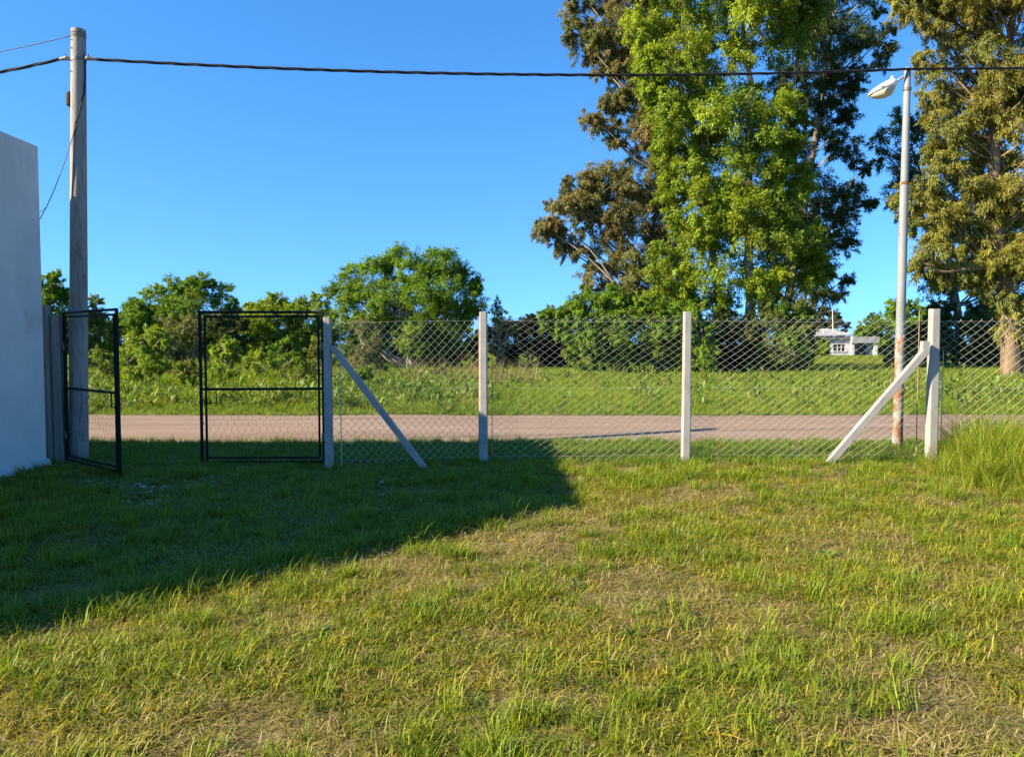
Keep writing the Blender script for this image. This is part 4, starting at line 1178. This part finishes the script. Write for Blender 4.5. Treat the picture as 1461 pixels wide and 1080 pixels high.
def spread_pts(nrg, y0, y1, dens, margin=1.6, xmin=None, xmax=None):
    """random points on the ground, inside the wedge the camera and a step beside it can see"""
    out = []
    edges = np.linspace(y0, y1, 40)
    for a, b_ in zip(edges[:-1], edges[1:]):
        ym = (a + b_) / 2; hw = ym * 0.67 + margin
        lo = -hw if xmin is None else max(-hw, xmin); hi = hw if xmax is None else min(hw, xmax)
        if hi <= lo: continue
        n = nrg.poisson(dens(ym) * (hi - lo) * (b_ - a))
        out.append(np.stack([nrg.uniform(lo, hi, n), nrg.uniform(a, b_, n)], 1))
    return np.concatenate(out)

def finish(nrg, xy, s, zs=None, tilt=.12):
    n = len(xy)
    pts = np.stack([xy[:, 0], xy[:, 1], ground_z(xy[:, 0], xy[:, 1])], 1)
    rot = np.stack([nrg.normal(size=n) * tilt, nrg.normal(size=n) * tilt, nrg.uniform(0, 6.283, n)], 1)
    scl = np.stack([s, s, s if zs is None else zs], 1)
    return pts, rot, scl

GREEN = [(0.13, 0.19, 0.011), (0.175, 0.235, 0.013), (0.23, 0.27, 0.016), (0.11, 0.17, 0.014)]
YELL = [(0.29, 0.26, 0.035), (0.25, 0.25, 0.028), (0.33, 0.27, 0.06)]
STRAW = [(0.42, 0.32, 0.12), (0.34, 0.26, 0.09), (0.48, 0.38, 0.17), (0.28, 0.20, 0.08)]
lawn_short = [blade_tuft('lawn_tuft', 26, .075, .0062, .085, GREEN[:3] + YELL[:2], 2.0, 100 + i, .18) for i in range(5)]
lawn_dry = [blade_tuft('dry_tuft', 24, .11, .0055, .11, STRAW + YELL[:2], 2.2, 120 + i, .78) for i in range(5)]
lawn_tall = [blade_tuft('tall_tuft', 34, .16, .0065, .075, GREEN, 1.6, 140 + i, .05) for i in range(5)]
weeds = [weed('broadleaf_weed', 14, .075, [(0.09, .16, .025), (.12, .20, .03)], 160 + i) for i in range(3)]
field_t = [blade_tuft('field_tuft', 46, .36, .0115, .16, GREEN + [YELL[1]], 1.25, 180 + i, .05) for i in range(5)]
verge_t = [blade_tuft('verge_tuft', 36, .17, .0062, .10, GREEN, 1.2, 200 + i, .08) for i in range(5)]
rank_t = [blade_tuft('rank_tuft', 44, .72, .0095, .12, GREEN[:3] + YELL[:1], 1.15, 220 + i, .03, 4) for i in range(4)]

def blocked(xy):
    x, y = xy[:, 0], xy[:, 1]
    return (x < WX + 0.05) & (y < WYF + .05)
def shade_region(xy):      # outline of the building's cast shadow; lusher grass, shade also put into its tint
    x, y = xy[:, 0], xy[:, 1]
    return np.clip((y - (x + 6.9)) / 1.2 + .5, 0, 1) * np.clip((0.6 - x) / .8, 0, 1)
def near_d(k): return lambda y: k * (1.0 if y < 6 else max(.55, 6.0 / y))

nrg = np.random.default_rng(77)
LEND = 9.85
# dry thatch
xy = spread_pts(nrg, 1.4, LEND, near_d(260)); xy = xy[~blocked(xy)]
pn = fbm(xy[:, 0] * .9, xy[:, 1] * .9, 41); shd = shade_region(xy)
xy = xy[nrg.random(len(xy)) < np.clip((0.75 - shd * .6), 0, 1) * np.clip(1.6 - 1.6 * pn, .2, 1)]
p, r, s = finish(nrg, xy, nrg.uniform(.6, 1.1, len(xy)))
ti = np.stack([nrg.uniform(.75, 1.1, len(xy))] * 3, 1)
scatter('dry_grass', 'straw coloured dry mown grass lying over the sunlit yard', 'dry grass', p, r, s, nrg.integers(0, 5, len(xy)), ti, lawn_dry)
# short green lawn
xy = spread_pts(nrg, 1.4, LEND + .1, near_d(300)); xy = xy[~blocked(xy)]
pn = fbm(xy[:, 0] * 1.1, xy[:, 1] * 1.1, 43); shd = shade_region(xy)
keep = nrg.random(len(xy)) < np.clip((pn - .34) * 3.0, .12, 1) + shd * .5
xy = xy[keep]; pn = pn[keep]; shd = shd[keep]
s = nrg.uniform(.55, 1.2, len(xy)) * (0.55 + 1.0 * pn + .2 * shd)
p, r, s = finish(nrg, xy, s)
yl = np.clip(nrg.normal(.55, .28, len(xy)) + .5 * (.5 - pn) - shd * .5, 0, 1)[:, None]  # less yellow inside the cast shadow outline, so grass there is darker green
ti = (np.array((.82, .95, .9)) * (1 - yl) + np.array((1.55, 1.16, 1.1)) * yl) * nrg.uniform(.8, 1.1, (len(xy), 1))
scatter('lawn_grass', 'short yellowish green mown grass covering the yard', 'grass', p, r, s, nrg.integers(0, 5, len(xy)), ti, lawn_short)
# taller tufts in clusters
cen = spread_pts(nrg, 1.4, LEND - .2, lambda y: 5.5); L_ = []
for c in cen:
    k = int(nrg.integers(3, 18)); sg = nrg.uniform(.05, .19)
    L_.append(c + nrg.normal(size=(k, 2)) * np.array((sg * 1.3, sg)))
# a rank line of blades along the edge of the shaded strip
tt = nrg.uniform(0, 1, 320); L_.append(np.stack([-3.2 + tt * 3.9, 3.75 + tt * 3.85], 1) + nrg.normal(size=(320, 2)) * .12)
xy = np.concatenate(L_); xy = xy[(~blocked(xy)) & (xy[:, 1] > 1.3)]
p, r, s = finish(nrg, xy, nrg.uniform(.45, 1.15, len(xy)), None, .15)
yl = np.clip(nrg.normal(.45, .3, len(xy)), 0, 1)[:, None]
ti = (np.array((.9, .98, .85)) * (1 - yl) + np.array((1.45, 1.18, .95)) * yl)
scatter('grass_tufts', 'taller bright green grass tufts standing up through the mown yard', 'grass', p, r, s, nrg.integers(0, 5, len(xy)), ti, lawn_tall)
# broadleaf weeds
xy = spread_pts(nrg, 1.6, LEND, lambda y: 1.6); xy = xy[~blocked(xy)]
p, r, s = finish(nrg, xy, nrg.uniform(.4, 1.1, len(xy)))
scatter('broadleaf_weeds', 'small broad leaved weeds dotted through the yard grass', 'weeds', p, r, s, nrg.integers(0, 3, len(xy)), np.ones((len(xy), 3)), weeds)
# verge between fence and road
xy = spread_pts(nrg, 9.6, 12.15, lambda y: 95); xy = xy[~blocked(xy)]
ye = RN + 0.30 * (fbm(xy[:, 0] * .5, xy[:, 0] * 0, 31) - 0.5) + .05
xy = xy[(xy[:, 1] < ye + nrg.normal(size=len(xy)) * .05)]
gp = (xy[:, 0] > -5.5) & (xy[:, 0] < -2.5)
xy = xy[~gp | (nrg.random(len(xy)) < .75)]
p, r, s = finish(nrg, xy, nrg.uniform(.5, 1.0, len(xy)))
yl = np.clip(nrg.normal(.2, .2, len(xy)), 0, 1)[:, None]
ti = (np.array((.8, .95, .9)) * (1 - yl) + np.array((1.25, 1.08, 1.0)) * yl)
scatter('verge_grass', 'green verge grass between the fence line and the dirt road', 'grass', p, r, s, nrg.integers(0, 5, len(xy)), ti, verge_t)
# field beyond the road
xy = spread_pts(nrg, 16.2, 46, lambda y: 26 if y < 20 else max(9, 26 * 20 / y), 3)
ye = RF + 0.45 * (fbm(xy[:, 0] * .4, xy[:, 0] * 0, 33) - 0.5) - .05
xy = xy[xy[:, 1] > ye + nrg.normal(size=len(xy)) * .06]
fn = fbm(xy[:, 0] * .35, xy[:, 1] * .35, 51); lf = np.clip((-xy[:, 0] / xy[:, 1] - .05) / .25, 0, 1)
s = nrg.uniform(.55, 1.05, len(xy)) * (.55 + .5 * fn) * np.clip(.65 + (xy[:, 1] - 16.4) * .12, .6, 1.05)
s = s * (1 + 1.7 * lf * np.clip((xy[:, 1] - 20) / 6, 0, 1))
p, r, s = finish(nrg, xy, s)
yl = np.clip(nrg.normal(.15, .2, len(xy)) + .8 * (fn - .5), 0, 1)[:, None]
ti = (np.array((.95, 1.12, .9)) * (1 - yl) + np.array((1.45, 1.28, 1.0)) * yl) * nrg.uniform(.8, 1.15, (len(xy), 1))
scatter('field_grass', 'bright green long grass filling the field beyond the road', 'grass', p, r, s, nrg.integers(0, 5, len(xy)), ti, field_t)
# sparse long grass on to the house
xy = spread_pts(nrg, 46, 96, lambda y: 3.2, 4)
p, r, s = finish(nrg, xy, nrg.uniform(1.1, 1.9, len(xy)), nrg.uniform(.5, .9, len(xy)))
scatter('far_grass', 'distant lawn grass reaching to the white house', 'grass', p, r, s, nrg.integers(0, 5, len(xy)), np.ones((len(xy), 3)) * np.array((1.1, 1.1, 1)), [o.copy() for o in field_t])
# leafy weeds in the field, taller towards the left
fw = [weed('field_weed', 50, .12, [(0.10, .17, .022), (.14, .21, .03), (.17, .20, .05)], 260 + i) for i in range(4)]
xy = spread_pts(nrg, 16.6, 36, lambda y: 6.0, 3)
lf = np.clip((-xy[:, 0] / xy[:, 1] + .05) / .3, 0.12, 1) * np.clip((xy[:, 1] - 16.2) / 4, .15, 1); xy = xy[nrg.random(len(xy)) < lf]
p, r, s = finish(nrg, xy, nrg.uniform(.6, 1.9, len(xy)), nrg.uniform(.9, 2.8, len(xy)))
yl = np.clip(nrg.normal(.4, .35, len(xy)), 0, 1)[:, None]
ti = (np.array((.95, .9, .7)) * (1 - yl) + np.array((1.5, 1.3, .9)) * yl)
scatter('field_weeds', 'leafy green weeds rising through the long grass beyond the road', 'weeds', p, r, s, nrg.integers(0, 4, len(xy)), ti, fw)
# brown seed stalks at the back of the field on the left
stalk = [blade_tuft('seed_stalk', 16, 1.0, .016, .18, [(0.24, .17, .07), (.30, .22, .10), (.16, .17, .04)], .35, 280 + i, .0, 4) for i in range(3)]
xy = spread_pts(nrg, 26, 37, lambda y: 1.1, 2, xmax=1.0)
p, r, s = finish(nrg, xy, nrg.uniform(.6, 1.2, len(xy)))
scatter('seed_stalks', 'brown dry seed stalks at the back of the field below the shrubs', 'dry grass', p, r, s, nrg.integers(0, 3, len(xy)), np.ones((len(xy), 3)), stalk)
# rank grass clump round the end post on the right
n = 1500
xy = np.stack([nrg.uniform(3.8, 9.0, n), nrg.uniform(7.2, 10.5, n)], 1)
edge = (xy[:, 0] - (0.53 * xy[:, 1] - .02)) / .9 + .9 * (fbm(xy[:, 0] * 1.3, xy[:, 1] * 1.3, 71) - .5)
fade = np.clip((xy[:, 1] - 7.1) / 2.0, 0.12, 1)
cd = np.clip(edge, 0, 1) * fade
k = nrg.random(n) < cd * 1.3; xy = xy[k]; cd = cd[k]
p, r, s = finish(nrg, xy, nrg.uniform(.7, 1.1, len(xy)) * (.28 + .80 * cd), None, .16)
yl = np.clip(nrg.normal(.35, .25, len(xy)), 0, 1)[:, None]
ti = (np.array((.9, 1.0, .9)) * (1 - yl) + np.array((1.3, 1.12, 1.0)) * yl)
scatter('rank_grass', 'tall unmown bright grass clump swallowing the foot of the braced end post', 'grass', p, r, s, nrg.integers(0, 4, len(xy)), ti, rank_t)

# ------------------------------------------------------------------ rubble chips by the gate
nrg = np.random.default_rng(9); co = []; tr = []
ico = bmesh.new(); bmesh.ops.create_icosphere(ico, subdivisions=1, radius=1.0)
iv = np.array([v.co[:] for v in ico.verts]); it = np.array([[v.index for v in f.verts] for f in ico.faces]); ico.free()
for i in range(110):
    q = gnd(nrg.normal(235, 60), nrg.normal(697, 11)) if i < 80 else gnd(nrg.uniform(60, 700), nrg.uniform(680, 730))
    if q.x < WX + .15: continue
    sz = nrg.uniform(.008, .028) * (1.4 if nrg.random() < .1 else 1)
    v = iv * nrg.uniform(.6, 1.3, (len(iv), 3)) * sz * np.array((1.2, 1, .6)) + np.array((q.x, q.y, gz(q.x, q.y) + sz * .35 + .012))
    tr.append(it + len(co) * len(iv)); co.append(v)
o = bpy.data.objects.new('rubble_chips', quick_mesh('rubble_chips', np.concatenate(co), np.concatenate(tr), M['rubble'])); COL.objects.link(o)
tag(o, 'pale rubble chips scattered over the shaded ground by the gate', 'rubble', kind='stuff')
